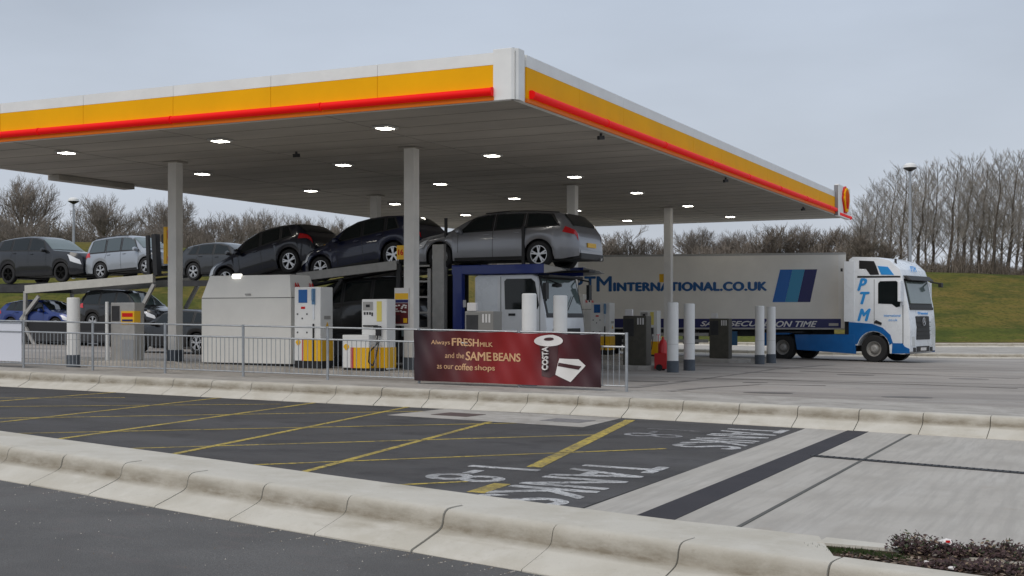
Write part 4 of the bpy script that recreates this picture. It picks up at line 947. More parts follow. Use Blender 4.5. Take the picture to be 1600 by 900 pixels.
def car(kind, label, name, loc, rz, Lc, Wc, Hc, paint_, pitch=0.0, wb=.585, fo=.195, wr=.33, group=None, rim=None, roll=0, glassm=None, rails=False, cat='car'):
    P = PROFILES[kind]; glassm = glassm or M_glass
    t = thing(name, label, cat, loc, rz, group); t.rotation_euler = (0, -pitch, rz)   # pitch>0: nose up
    xw = [Lc*fo, Lc*(fo+wb)]; Ra = wr+.055; sill = .20*Hc/1.45+.02
    def topz(x): return interp(P['top'], x/Lc)*Hc
    def belt(x): return min(interp(P['belt'], x/Lc)*Hc, topz(x)-.035)
    def plan(x):
        d = min(x, Lc-x); rn = .62 if x < Lc/2 else .42; k = max(0, 1-d/rn); return (Wc/2)*(1-(.26 if x < Lc/2 else .15)*k**2.2)*(1-.012*((x/Lc-.5)*2)**2)
    def zb(x):
        z = sill+.05*max(0, 1-x/.35)+.07*max(0, 1-(Lc-x)/.4)
        for c in xw:
            if abs(x-c) < Ra: z = max(z, wr+math.sqrt(Ra*Ra-(x-c)**2))
        return z
    def ring(x):
        w_, z0, zt, b = plan(x), zb(x), topz(x), belt(x); g = zt-b
        z0 = min(z0, b-.06)
        flare = .012 if any(abs(x-c) < Ra+.12 for c in xw) else 0
        tum = min(1, g/(.30*Hc)); yr = w_*(.955-.20*tum)
        pts = [(w_*.965+flare, z0), (w_*.995+flare, z0+.22*(b-z0)), (w_, z0+.55*(b-z0)), (w_*.985, z0+.84*(b-z0)), (w_*.955, b), ]
        zr = zt-.055*tum-.012
        pts += [((w_*.955*.45+yr*.55)+.012*tum, b+(zr-b)*.5), (yr, zr), (yr*.90, zt-.022*tum-.004), (yr*.55, zt-.004), (0, zt)]
        return pts
    X = sorted(set([Lc*i/70 for i in range(71)]+[c+Ra*math.cos(math.pi*k/14) for c in xw for k in range(15)]+[p_[0]*Lc for p_ in P['top']]))
    X = [X[0]]+[b for a, b in zip(X, X[1:]) if b-a > .004]
    mb = MB(); nr = 10; W2 = 2*nr-1
    for x in X:
        r = ring(x); full = [(-y, z) for y, z in r]+[(y, z) for y, z in r[:-1][::-1]]   # right side (y<0) first
        for y, z in full: mb.v.append((-x, y, z))
    for i in range(len(X)-1):
        for j in range(W2-1): mb.f.append((i*W2+j, i*W2+j+1, (i+1)*W2+j+1, (i+1)*W2+j)); mb.mi.append(0)
    mb.f.append(tuple(range(W2))); mb.mi.append(0); mb.f.append(tuple(range((len(X)-1)*W2, len(X)*W2))); mb.mi.append(0)
    body = mb.build('body', paint_, t, smooth=True)
    for vv in body.data.vertices: pass
    def pt(x, s, sgn):                       # s: ring index 0..9, sgn -1 right, +1 left
        r = ring(x); k = min(len(r)-2, int(s)); f = s-k; y = r[k][0]*(1-f)+r[k+1][0]*f; z = r[k][1]*(1-f)+r[k+1][1]*f
        return Vector((-x, sgn*y, z))
    def patch(name, xa0, xb0, xa1, xb1, s0, s1, off, m, sgn=-1, nx=10, ns=5, par=None):
        """xa0..xb0 along the lower edge s0, xa1..xb1 along the upper edge s1"""
        mb = MB()
        for j in range(ns+1):
            f = j/ns; s = s0+(s1-s0)*f; A = xa0+(xa1-xa0)*f; B = xb0+(xb1-xb0)*f
            for i in range(nx+1):
                x = A+(B-A)*i/nx; p = pt(x, s, sgn); e1 = pt(x+.01, s, sgn)-pt(x-.01, s, sgn); e2 = pt(x, min(9, s+.05), sgn)-pt(x, max(0, s-.05), sgn)
                nn = e1.cross(e2)*(-sgn)
                if nn.length < 1e-9: nn = Vector((0, sgn, 0))
                nn.normalize()
                if nn.z < -.2 and s > 4: nn = -nn
                if s <= 4.9 and nn.y*sgn < 0: nn = -nn
                mb.v.append(tuple(p+nn*off))
        for j in range(ns):
            for i in range(nx): mb.f.append((j*(nx+1)+i, j*(nx+1)+i+1, (j+1)*(nx+1)+i+1, (j+1)*(nx+1)+i)); mb.mi.append(0)
        return mb.build(name, m, par or t, smooth=True)
    def crosspatch(name, x0, x1, frac, off, m):    # windscreen / rear window, wraps across the top
        mb = MB(); S = [6.35, 7, 8, 9]; ny = 9; ss = [6.3, 6.7, 7.2, 8, 9]; nxx = 10
        row = [(s, -1) for s in ss]+[(s, 1) for s in ss[:-1][::-1]]
        for i in range(nxx+1):
            x = x0+(x1-x0)*i/nxx; sl_ = (topz(x+.01)-topz(x-.01))/.02; nn = Vector((sl_, 0, 1)).normalized()
            for s, sg in row: p = pt(x, s, sg); mb.v.append(tuple(p+nn*off))
        k = len(row)
        for i in range(nxx):
            for j in range(k-1): mb.f.append((i*k+j, i*k+j+1, (i+1)*k+j+1, (i+1)*k+j)); mb.mi.append(0)
        return mb.build(name, m, t, smooth=True)
    for sg in (-1, 1):
        for (a0, a1, b1, b0) in P['win']:
            ins = .006*Lc
            patch('window_trim', a0*Lc-ins, b0*Lc+ins if False else b1*Lc+ins, a1*Lc-ins, b0*Lc+ins, 4.02, 6.12, .005, M_black, sg)
            patch('side_window', a0*Lc+ins, b1*Lc-ins, a1*Lc+ins, b0*Lc-ins, 4.18, 5.86, .010, glassm, sg)
        patch('door_seam', P['win'][0][2]*Lc+.02, P['win'][0][2]*Lc+.032, P['win'][0][2]*Lc+.02, P['win'][0][2]*Lc+.032, .4, 4.0, .003, M_black, sg, nx=1, ns=8)
        patch('door_seam', P['win'][0][0]*Lc+.03, P['win'][0][0]*Lc+.042, P['win'][0][0]*Lc+.03, P['win'][0][0]*Lc+.042, .6, 4.0, .003, M_black, sg, nx=1, ns=8)
        patch('door_seam', P['win'][1][2]*Lc+.02, P['win'][1][2]*Lc+.032, P['win'][1][2]*Lc-.05, P['win'][1][2]*Lc-.038, 1.8, 4.0, .003, M_black, sg, nx=1, ns=8)
        patch('sill_trim', xw[0]+Ra+.05, xw[1]-Ra-.05, xw[0]+Ra+.05, xw[1]-Ra-.05, .02, .5, .006, M_black, sg)
        patch('headlight', .05, .46, .12, .62, 2.5, 3.9, .008, M_clear, sg)
        patch('tail_light', Lc-.40, Lc-.03, Lc-.34, Lc-.05, 3.0, 4.25, .010, M_redlamp, sg)
        for wi in (0, 1):
            xh = P['win'][wi][2]*Lc-.16; p = pt(xh, 3.35, sg); mb = MB(); mb.bar(p+Vector((-.09, sg*.025, 0)), p+Vector((.07, sg*.025, 0)), .022, .026); mb.build('door_handle', paint_, t, bevel=.006)
        p = pt(P['win'][0][0]*Lc+.13, 4.1, sg); mb = MB(); mb.lathe([(.01, -.02), (.06, .0), (.085, .07), (.085, .15), (.06, .20), (.01, .21)], n=10); 
        o = mb.build('mirror', paint_, t, smooth=True); o.location = p+Vector((.02, sg*.015, .02)); o.rotation_euler = (-sg*R(80), 0, 0)
    crosspatch('windscreen', P['ws'][0]*Lc+.04, P['ws'][1]*Lc-.03, 1, .010, {'suv': M_scr, 'mpv': M_scr}.get(kind, M_dscr))
    crosspatch('rear_window', P['rw'][0]*Lc+.02, P['rw'][1]*Lc, 1, .010, M_glass)
    # nose and tail furniture
    mb = MB(); wn = plan(0); zt0 = topz(0); mb.box(-.02, .018, -wn*.62, wn*.62, zb(0)+.06, zb(0)+.17); mb.box(-.02, .016, -wn*.5, wn*.5, zt0-.13, zt0-.03); mb.build('grille', M_black, t, bevel=.01)
    mb = MB(); mb.box(.018, .028, -.26, .26, zb(0)+.19, zb(0)+.30); mb.build('front_plate', M_pwht, t)
    zt1 = topz(Lc); mb = MB(); mb.box(-Lc-.016, -Lc+.03, -plan(Lc)*.93, plan(Lc)*.93, zb(Lc)-.05, zb(Lc)+.15); mb.build('rear_bumper', paint_, t, bevel=.02)
    mb = MB(); mb.box(-Lc-.026, -Lc+.0, -.26, .26, zb(Lc)+.22, zb(Lc)+.33); mb.build('rear_plate', M_pyel, t)
    mb = MB(); wi = Wc/2-.27
    mb.box(-Lc*.96, -Lc*.04, -wi, wi, sill-.02, .60*Hc/1.45)
    mb.box(-(xw[1]-Ra-.02), -(xw[0]+Ra+.02), -Wc/2*.93, Wc/2*.93, sill-.0, sill+.16)
    for c in xw: mb.box(-(c+Ra), -(c-Ra), -Wc/2+.30, Wc/2-.30, .2, wr+Ra)
    mb.build('underbody', M_black, t)
    for c in xw:
        for sg in (-1, 1): wheel(t, -c, sg*(Wc/2-.125), wr, sg, rim)
    if rails:
        for sg in (-1, 1):
            mb = MB(); pts = [pt(Lc*f, 6.6, sg)+Vector((0, 0, .035)) for f in (.45, .6, .75, .88)]
            for a_, b_ in zip(pts, pts[1:]): mb.tube(a_, b_, .014, n=6)
            mb.build('roof_rail', M_black, t, smooth=True)
    return t, pt, patch
M_dscr = mat('dark_screen', (.02, .026, .026), .05, spec=.9, coat=.6)
def carpaint(name, c, metal=.35): return mat(name, c, .28, metal=metal, coat=.85, spec=.4)
PA_silver = mat('paint_gunmetal', (.25, .255, .275), .3, metal=.55, coat=.7, spec=.5); PA_navy = carpaint('paint_navy', (.004, .006, .018), .1); PA_navy2 = carpaint('paint_midnight', (.004, .008, .036), .2)
PA_mpv = carpaint('paint_silver', (.36, .39, .43), .4); PA_suv = carpaint('paint_charcoal', (.014, .015, .019), .25); PA_blue = carpaint('paint_blue', (.008, .03, .17), .3); PA_black = carpaint('paint_black', (.004, .004, .005), .05); PA_dim = carpaint('paint_dim_grey', (.035, .038, .042), .3); PA_grey = carpaint('paint_grey', (.2, .22, .24), .4)
HLEFT = TH+math.pi                         # nose towards the left of the photo
def on(u, v, z): p = UV(u, v); return (p.x, p.y, z)
def carpose(kind, label, name, vfront, vrear, uc, zfront, zrear, **kw):
    """nose at vfront, tail at vrear (metres along the lane), heights of the wheel line at nose and tail"""
    Lp = abs(vfront-vrear); dz = zfront-zrear; a = math.atan2(dz, Lp); Lc = math.hypot(Lp, dz)
    rz = HLEFT if vfront > vrear else TH
    return car(kind, label, name, on(uc, vfront, zfront), rz, Lc, kw.pop('W', 1.78), kw.pop('H', 1.45), kw.pop('paint'), pitch=a, **kw)
G0 = CAMZ
GC = 'cars loaded on the transporters'
# transporter in front (lane between the first two column rows): top deck
EST = carpose('estate', 'gunmetal grey estate car on top of the transporter cab', 'estate_car', 6.95, 2.2, 8.9, G0+1.20, G0+1.20, W=1.80, H=1.46, paint=PA_silver, group=GC, rails=True, wr=.335)
_t, _pt, _patch = EST
mb = MB(); mb.box(-4.79, -4.55, -.74, .74, .20, .36); mb.build('diffuser', M_black, _t, bevel=.03)
mb = MB(); mb.tube((-4.83, -.50, .24), (-4.7, -.50, .26), .04, n=10); mb.build('exhaust', M_rim, _t, smooth=True)
carpose('hatch', 'midnight blue hatchback tilted nose down in the middle of the top deck', 'hatchback_car', 10.45, 6.55, 8.95, G0+.86, G0+1.42, W=1.76, H=1.46, paint=PA_navy2, group=GC)
carpose('hatch', 'dark navy hatchback tilted steeply nose down above the white tank', 'hatchback_car', 13.6, 9.9, 8.95, G0+.56, G0+1.38, W=1.72, H=1.44, paint=PA_navy, group=GC)
# lower deck
carpose('mpv', 'black car on the lower deck behind the near fuel pump', 'people_carrier', 11.3, 6.7, 8.95, G0-.80, G0-.55, W=1.86, H=1.70, paint=PA_black, group=GC)
# second transporter, farther back on the left
carpose('suv', 'charcoal estate 4x4 at the left photo edge on the far top deck', 'off_road_car', 27.35, 32.3, 17.95, G0+1.40, G0+1.34, W=1.94, H=1.92, paint=PA_suv, group=GC, wr=.38, glassm=M_glass, rim=M_rimd)
carpose('mpv', 'silver people carrier on the rising far top deck', 'people_carrier', 23.2, 27.15, 17.95, G0+1.66, G0+1.42, W=1.80, H=1.66, paint=PA_mpv, group=GC, glassm=mat('mpv_glass', (.05, .07, .075), .08, spec=.8, coat=.5), rails=True)
carpose('hatch', 'bright blue hatchback on the lower deck at the far left', 'hatchback_car', 27.9, 32.1, 17.95, G0-.70, G0-.70, W=1.75, H=1.42, paint=PA_blue, group=GC)
carpose('mpv', 'black van-like car on the lower deck behind the slim dispenser', 'people_carrier', 23.6, 27.6, 17.95, G0-.62, G0-.50, W=1.80, H=1.62, paint=PA_black, group=GC)
carpose('hatch', 'dim grey car between the leftmost column and the tilted navy hatchback', 'hatchback_car', 18.5, 22.6, 17.95, G0+1.42, G0+1.36, W=1.76, H=1.42, paint=PA_dim, group=GC)
# cars waiting behind
p_ = at(312, 560, 41.5)
car('hatch', 'dark car with a red tail light left of the white tank', 'hatchback_car', (at(215, 560, 43).x, at(215, 560, 43).y, PZ(*at(215, 560, 43).xy)), HLEFT, 4.2, 1.75, 1.46, PA_black, group='cars waiting behind the pumps')
car('estate', 'silver grey car just left of the white tank', 'estate_car', (at(352, 560, 52).x, at(352, 560, 52).y, PZ(*at(352, 560, 52).xy)), TH, 4.5, 1.78, 1.48, PA_grey, group='cars waiting behind the pumps')

# ---------------------------------------------------------------- near car transporter
pT = UV(9.25, 3.08); zT = PZ(*pT)
ct = thing('car_transporter', 'car transporter lorry with white cab and blue upper frame under the canopy', 'car transporter', (pT.x, pT.y, zT), TH, 'car transporters')
def SX(v): return 3.08-v
h0 = zT
def cabshell(name, prof, wd, m, parent, bevel=.06, taper=None):
    mb = MB(); mb.prism_y(prof, -wd/2, wd/2); return mb.build(name, m, parent, bevel=bevel, smooth=True)
cab = cabshell('cab', [(-1.95, .75), (-1.95, 2.42), (-1.85, 2.47), (-.35, 2.47), (-.20, 2.42), (.02, 1.50), (.06, 1.10), (.04, .45), (-.30, .42), (-.32, .80), (-1.25, .95)], 2.42, M_twhite, ct)
def quad(name, pts, m, parent, th=.012, nrm=None, bevel=0):
    P = [Vector(p) for p in pts]; nn = nrm or (P[1]-P[0]).cross(P[2]-P[0]).normalized(); mb = MB(); n = len(P)
    mb.add([p+nn*th for p in P]+[p-nn*.01 for p in P], [tuple(range(n))]+[(i, (i+1)%n, n+(i+1)%n, n+i) for i in range(n)])
    return mb.build(name, m, parent)
quad('windscreen_surround', [(.045, -1.16, 1.40), (.045, 1.16, 1.40), (-.19, 1.14, 2.42), (-.19, -1.14, 2.42)], M_black, cab, .010)
quad('windscreen', [(.02, -1.08, 1.50), (.02, 1.08, 1.50), (-.175, 1.06, 2.36), (-.175, -1.06, 2.36)], M_scr, cab, .020)
for s in (-1, 1):
    y = s*1.213
    mb = MB(); mb.prism_y([(-1.08, 1.60), (-1.10, 2.30), (-1.04, 2.36), (-.36, 2.36), (-.26, 2.28), (-.15, 1.70), (-.20, 1.60)], y-.006, y+.006); mb.build('side_window', M_glass, cab)
    for xx in (-1.2, -.13):
        mb = MB(); mb.box(xx-.006, xx+.006, y-.003, y+.003, .9, 2.42); mb.build('door_seam', M_black, cab)
    mb = MB(); mb.box(-1.90, -1.30, y-.006, y+.004, 1.50, 2.40); mb.build('sleeper_panel', M_pwhite, cab)
    mb = MB(); mb.box(-.98, -.80, y-.02, y+.02, 1.44, 1.50); mb.build('door_handle', M_black, cab)
    mb = MB(); mb.tube((-.15, s*1.2, 2.40), (.12, s*1.36, 2.34), .02, n=6); mb.tube((.12, s*1.36, 2.34), (.12, s*1.38, 1.8), .02, n=6); mb.box(.07, .15, s*1.38-.09, s*1.38+.09, 1.85, 2.25); mb.build('mirror', M_black, ct)
mb = MB(); mb.lathe([(.01, -.06), (.12, -.04), (.13, .02), (.01, .06)], n=14); o = mb.build('kerb_mirror', M_black, ct, smooth=True); o.location = (.14, -.78, 2.20)
mb = MB(); mb.tube((-.15, -.95, 2.38), (.14, -.78, 2.25), .015, n=6); mb.build('mirror_arm', M_black, ct)
for y0 in (-.6, .1):
    mb = MB(); mb.bar((.055, y0, 1.58), (-.03, y0+.55, 1.95), .015, .015); mb.build('wiper', M_black, ct)
mb = MB(); mb.box(.02, .09, -.85, .85, .88, 1.12); mb.build('grille', M_black, ct, bevel=.02)
mb = MB(); mb.box(-.25, .12, -1.2, 1.2, .35, .85); mb.build('bumper', M_twhite, ct, bevel=.04)
for s in (-1, 1):
    mb = MB(); mb.box(.10, .135, s*.95-.2, s*.95+.2, .55, .75); mb.build('headlight', M_clear, ct, bevel=.01)
mb = MB(); mb.box(-.25, .06, -1.1, 1.1, 2.40, 2.46); mb.build('sun_visor', M_dsteel, ct, bevel=.02)
for s in (-1, 1): wheel(ct, -1.0, s*1.05, .5, s, M_gsteel, wname='wheel')
for x in (-6.4, -7.8):
    for s in (-1, 1): wheel(ct, x, s*1.05, .5, s, M_gsteel)
ch = MB(); ch.box(-10.6, -.4, -.45, .45, .60, .88); ch.build('chassis', M_dsteel, ct)
# blue goal-post frame and head deck
mb = MB(); z0 = G0+1.17-h0; z1 = G0+1.26-h0
X0 = SX(5.45)
for s in (-1, 1):
    mb.box(X0-.13, X0+.13, s*1.25-.09, s*1.25+.09, .7, z1+.02)
    mb.box(X0-.16, SX(3.05), s*1.25-.085, s*1.25+.085, z0-.10, z1+.04)
mb.box(X0-.12, X0+.12, -1.25, 1.25, z0-.1, z1-.02); mb.build('blue_frame', M_blue, ct, bevel=.015)
for s in (-1, 1):
    mb = MB(); mb.prism_y([(SX(3.05), z0-.10), (SX(3.05), z1+.03), (SX(2.6), z0+.02), (SX(2.5), z0-.04)], s*1.25-.08, s*1.25+.08); mb.build('deck_nose', M_gsteel, ct, bevel=.01)
mb = MB()
for s in (-1, 1): mb.box(SX(7.0), SX(2.65), s*.82-.20, s*.82+.20, z1-.11, z1-.06)
mb.build('wheel_ramp', M_dsteel, ct)
mb = MB()
zt_ = CAMZ+(495-382)/K*31.9-h0
for s in (-1, 1):
    mb = MB(); mb.box(SX(6.0)-.17, SX(6.0)+.17, s*1.25-.10, s*1.25+.10, .6, zt_); mb.build('grey_post', M_gsteel, ct, bevel=.02)
# ladder and valve bay behind the cab
mb = MB()
for x in (SX(6.85), SX(6.30)): mb.box(x-.05, x+.05, -1.28, -1.20, .5, CAMZ+(495-420)/K*32.2-h0)
for k in range(6): mb.box(SX(6.85), SX(6.30), -1.26, -1.22, .7+k*.40, .75+k*.40)
mb.build('ladder', M_gsteel, ct, bevel=.008)
mb = MB(); mb.box(SX(7.15), SX(7.0), -1.24, -.9, .9, CAMZ+(495-452)/K*32.2-h0); mb.build('tool_locker', mat('locker', (.16, .20, .20), .4), ct, bevel=.02)
# sloping beam carrying the tilted cars
def zpx(y, d): return CAMZ+(495-y)/K*d-h0
mb = MB()
xa, xb_ = SX(10.4), SX(7.25)
for s in (-1, 1):
    P_ = [(xa, zpx(440, 33.9)), (xb_, zpx(421.5, 32.5)), (xb_, zpx(407, 32.5)), (xa, zpx(427, 33.9))]
    mb.prism_y(P_, s*1.25-.07, s*1.25+.07)
mb.build('upper_beam', M_gsteel, ct, bevel=.008)
mb = MB()
for s in (-1, 1):
    mb.bar((SX(13.7), s*.82, G0+.50-h0), (SX(9.8), s*.82, G0+1.37-h0), .42, .05); mb.bar((SX(10.5), s*.82, G0+.82-h0), (SX(6.5), s*.82, G0+1.40-h0), .42, .05)
mb.build('car_ramp', M_dsteel, ct)
mb = MB()
for s in (-1, 1):
    mb.bar((SX(13.6), s*1.22, .62), (SX(5.6), s*1.22, .58), .08, .42); mb.box(SX(12.6), SX(9.6), s*1.0-.2, s*1.0+.2, .15, .5)
    for v_, zt2 in ((13.3, G0+.45-h0), (10.2, zpx(430, 33.8)), (7.3, zpx(412, 32.5))): mb.bar((SX(v_), s*1.24, .7), (SX(v_-.1), s*1.24, zt2), .09, .12)
mb.bar((SX(10.2), -1.2, .9), (SX(9.0), -1.2, zpx(436, 33.4)), .07, .09)
mb.build('lower_deck', M_dsteel, ct)
mb = MB(); mb.box(SX(13.4), SX(5.7), -1.16, -1.10, .22, 1.02); mb.box(SX(13.4), SX(5.7), .9, 1.2, .22, 1.6); mb.build('dark_fill_panel', M_black, ct)  # black panels added to darken the gaps around the lower deck
mb = MB(); mb.prism_y([(SX(11.6), .9), (SX(6.4), .9), (SX(6.4), zpx(421, 32.5)-.05), (SX(10.4), zpx(441, 33.9)-.05), (SX(11.6), zpx(452, 33.9))], 1.02, 1.08); mb.build('far_dark_fill', M_dsteel, ct)  # another dark sheet closing the bright gaps below the beam
mb = MB()
for s in (-1, 1): mb.bar((SX(10.8), s*.82, G0-.66-h0), (SX(6.7), s*.82, G0-.37-h0), .42, .05)
mb.build('lower_ramp', M_dsteel, ct)
mb = MB(); mb.box(SX(5.4), SX(5.25), -1.27, -1.235, zpx(480, 31.5), zpx(470, 31.5)+.02); mb.build('white_notice', M_pwht, ct)
mb = MB(); mb.box(SX(3.68), SX(3.60), -1.27, -1.22, z1, zpx(354, 31)); mb.build('loading_post', M_black, ct)
mb = MB(); mb.tube((SX(5.85), -1.2, zt_-.1), (SX(5.85), -1.2, zpx(341, 31.9)), .045, n=8); mb.build('exhaust_stack', M_black, ct, smooth=True)

# ---------------------------------------------------------------- far car transporter trailer
pF = UV(18.25, 21.8); zF = PZ(*pF)
ft = thing('transporter_trailer', 'grey double-deck car transporter trailer behind the left railing', 'transporter trailer', (pF.x, pF.y, zF), TH, 'car transporters')
def FX(v): return 21.8-v
def fzp(y, d): return CAMZ+(495-y)/K*d-zF
mb = MB(); xa, xb_ = FX(30.2), FX(23.5)
for s in (-1, 1): mb.prism_y([(xa, fzp(458.5, 50.6)), (xb_, fzp(441.5, 47.7)), (xb_, fzp(428.5, 47.7)), (xa, fzp(446, 50.6))], s*1.25-.08, s*1.25+.08)
mb.build('upper_beam', mat('pale_beam', (.46, .45, .41), .55, var=.08), ft, bevel=.01)
mb = MB()
for s in (-1, 1): mb.bar((FX(36), s*1.22, fzp(450, 52)), (FX(30.1), s*1.22, fzp(451, 50.8)), .10, .30)
for s in (-1, 1): mb.bar((FX(36), s*.85, G0+1.30-zF), (FX(27), s*.85, G0+1.36-zF), .45, .06); mb.bar((FX(27.2), s*.85, G0+1.38-zF), (FX(23.0), s*.85, G0+1.64-zF), .45, .06); mb.bar((FX(22.9), s*.85, G0+1.33-zF), (FX(18), s*.85, G0+1.36-zF), .45, .06); mb.bar((FX(22.9), s*1.2, G0+1.24-zF), (FX(18), s*1.2, G0+1.26-zF), .08, .2); mb.bar((FX(18.4), s*1.2, .3), (FX(18.4), s*1.2, G0+1.26-zF), .10, .14)
for s in (-1, 1): mb.bar((FX(36), s*.85, G0-.74-zF), (FX(22.5), s*.85, G0-.62-zF), .50, .08); mb.bar((FX(36), s*1.2, .45), (FX(18.2), s*1.2, .50), .10, .42)
mb.build('deck', M_dsteel, ft)
def fl(px, y): 
    k = (px-800)/K; u0 = 17.0; o = UV(u0, 0); v = (o.x-k*o.y)/(k*V.y-V.x); p = o+V*v; return Vector((FX(v), -1.25, CAMZ+(495-y)/K*p.y-zF))
for s_name, (a_, b_) in (('strut', (fl(61, 463), fl(33, 500))), ('strut', (fl(241, 444), fl(221, 482))), ('strut', (fl(40, 512), fl(64, 556))), ('strut', (fl(218, 508), fl(240, 552))), ('strut', (fl(40, 455), fl(38, 560)))):
    mb = MB()
    mb.bar(a_, b_, .10, .14)
    mb.build('strut', M_gsteel, ft); mb = MB(); mb.bar(a_+Vector((0, 2.5, 0)), b_+Vector((0, 2.5, 0)), .10, .14); mb.build('strut', M_gsteel, ft)
for x in (FX(28.2), FX(29.5)):
    for s in (-1, 1): wheel(ft, x, s*1.05, .42, s, M_gsteel)
mb = MB(); a_ = fl(243, 366); mb.bar(fl(231, 368), fl(233, 432), .10, .14); mb.bar(a_, fl(246, 430), .25, .20); mb.box(fl(262, 368).x-.3, fl(262, 368).x+.3, -1.25, -1.1, fl(262, 380).z, fl(262, 366).z); mb.build('head_frame', M_black, ft)

mb = MB(); mb.box(FX(33), FX(19), -1.20, -1.14, .20, 1.02); mb.box(FX(33), FX(19), 1.0, 1.2, .20, 1.5); mb.build('dark_fill_panel', M_black, ft)  # black panels added so the trailer's lower deck reads dark
# ---------------------------------------------------------------- articulated lorry
HT = -R(39); ht = Vector((math.cos(HT), math.sin(HT)))
pO = Vector((14.05, 46.85)); zO = PZ(*pO)
al = thing('articulated_lorry', 'white and blue articulated lorry with lettered trailer beside the grass bank', 'lorry', (pO.x, pO.y, zO), HT)
# local: x forward, front axle at x=0, right (near) side y=-1.25
Wt = 2.48
cabp = [(-.95, .95), (-.95, 3.80), (-.80, 3.90), (.10, 3.86), (.62, 3.72), (.98, 3.40), (1.08, 3.12), (1.30, 2.05), (1.38, 1.30), (1.37, .42), (1.15, .32), (.62, .34), (.60, .62)]
for i in range(9): a = math.radians(10+i*20); cabp.append((.62*math.cos(a), .50+.64*math.sin(a)))
cabp += [(-.64, .62), (-.95, .62)]
lc = MB(); lc.prism_y(cabp, -Wt/2, Wt/2); lcab = lc.build('cab', M_pwhite, al, bevel=.05, smooth=True)
yS = -Wt/2
def side(name, pts, m, th=.010, par=None, both=False):
    for s in ((-1, 1) if both else (-1,)):
        mb = MB(); y = s*Wt/2; mb.prism_y(pts, y-th if s < 0 else y-.012, y+.012 if s < 0 else y+th); o = mb.build(name, m, par or lcab)
    return o
side('side_window', [(.18, 2.16), (.18, 2.90), (.26, 2.98), (.86, 2.98), (.98, 2.88), (1.05, 2.45), (1.0, 2.05), (.86, 2.02), (.70, 2.14)], M_glass, both=True)
side('door_seam', [(1.10, .62), (1.125, .62), (1.125, 2.1), (1.10, 2.1)], M_black, .004, both=True)
side('door_seam', [(.02, 1.3), (.035, 1.3), (.035, 3.05), (.02, 3.05)], M_black, .004, both=True)
side('roof_seam', [(-.62, 3.12), (1.02, 3.10), (1.02, 3.16), (-.62, 3.19)], M_black, .006, both=True)
side('air_deflector', [(-1.14, 1.50), (-.74, 1.50), (-.74, 3.74), (-1.14, 3.74)], M_pwhite, .014, both=True)
side('air_intake', [(-.55, 3.76), (.02, 3.72), (.10, 3.55), (.22, 3.22), (-.12, 3.22), (-.28, 3.44), (-.55, 3.46)], M_black, .012)
side('blue_flash', [(.16, 3.54), (.55, 3.50), (.78, 3.20), (.30, 3.22)], M_lblue, .016)
side('door_handle', [(.02, 1.46), (.30, 1.38), (.32, 1.46), (.10, 1.56)], M_black, .03, both=True)
arch = [(-.95, 1.48), (-.55, 1.46), (-.05, 1.42), (.35, 1.28), (.64, 1.02), (.74, .72), (.60, .66)]+[(.64*math.cos(math.radians(a)), .50+.66*math.sin(math.radians(a))) for a in range(20, 165, 16)]+[(-.66, .66), (-.95, .66)]
side('wheel_arch', arch, M_pblue, .016, both=True)
side('step_panel', [(.70, .34), (1.36, .36), (1.36, .52), (1.18, .60), (1.10, .72), (.72, .72)], M_pblue, .014, both=True)
for i, (s, x, z) in enumerate((('P', -.62, 2.64), ('T', -.52, 2.14), ('M', -.62, 1.52))):
    text_mesh('lettering', s, .38 if s != 'M' else .52, .46, M_lblue, frame((x, yS-.002, z), (1,0,0), (0,0,1)), lcab, shear=.35, bold=.035, thick=.012)
for x, z, wd in ((.40, 1.68, .62), (.55, 1.52, .36)):
    text_mesh('lettering', 'international' if wd > .5 else '.co.uk', wd, .09, M_lblue, frame((x, yS-.002, z), (1,0,0), (0,0,1)), lcab, thick=.008)
# front: visor, screen, grille, bumper
def fr(name, y0, y1, z0, z1, x0, x1, m, th=.03, bev=.01):
    mb = MB(); mb.add([(x0, y0, z0), (x0, y1, z0), (x1, y1, z1), (x1, y0, z1), (x0+th, y0, z0), (x0+th, y1, z0), (x1+th, y1, z1), (x1+th, y0, z1)], [(0,1,2,3),(4,7,6,5),(0,4,5,1),(1,5,6,2),(2,6,7,3),(3,7,4,0)]); return mb.build(name, m, lcab, bevel=bev)
fr('windscreen_surround', -1.15, 1.15, 1.98, 3.06, 1.27, 1.055, M_black, .045)
fr('windscreen', -1.02, 1.02, 2.16, 2.96, 1.275, 1.10, M_scr, .05)
fr('lower_trim', -1.12, 1.12, 1.93, 2.03, 1.31, 1.30, M_black, .04)
fr('sun_visor', -1.12, 1.12, 3.0, 3.18, 1.25, 1.05, M_dsteel, .14, .03)
fr('grille', -.66, .66, .84, 1.70, 1.345, 1.30, M_black, .06, .03)
for z in (1.0, 1.16, 1.32, 1.48): fr('grille_bar', -.62, .62, z-.012, z+.012, 1.41, 1.41, M_dsteel, .015, 0)
mb = MB(); n = 20
for i in range(n):
    a, b = 2*math.pi*i/n, 2*math.pi*(i+1)/n; mb.tube((1.42, .14*math.cos(a), 1.50+.14*math.sin(a)), (1.42, .14*math.cos(b), 1.50+.14*math.sin(b)), .012, n=5)
for k in range(3): a = math.pi/2+k*2.0944; mb.tube((1.42, 0, 1.5), (1.42, .13*math.cos(a), 1.5+.13*math.sin(a)), .018, .006, n=5)
mb.build('badge', M_rim, lcab)
fr('lettering_panel', -.55, .55, 1.72, 1.90, 1.335, 1.30, M_twhite, .03, 0)
text_mesh('lettering', 'PTM international', .95, .10, M_lblue, frame((1.375, -.47, 1.76), (0,1,0), (-.1,0,1)), lcab, thick=.008)
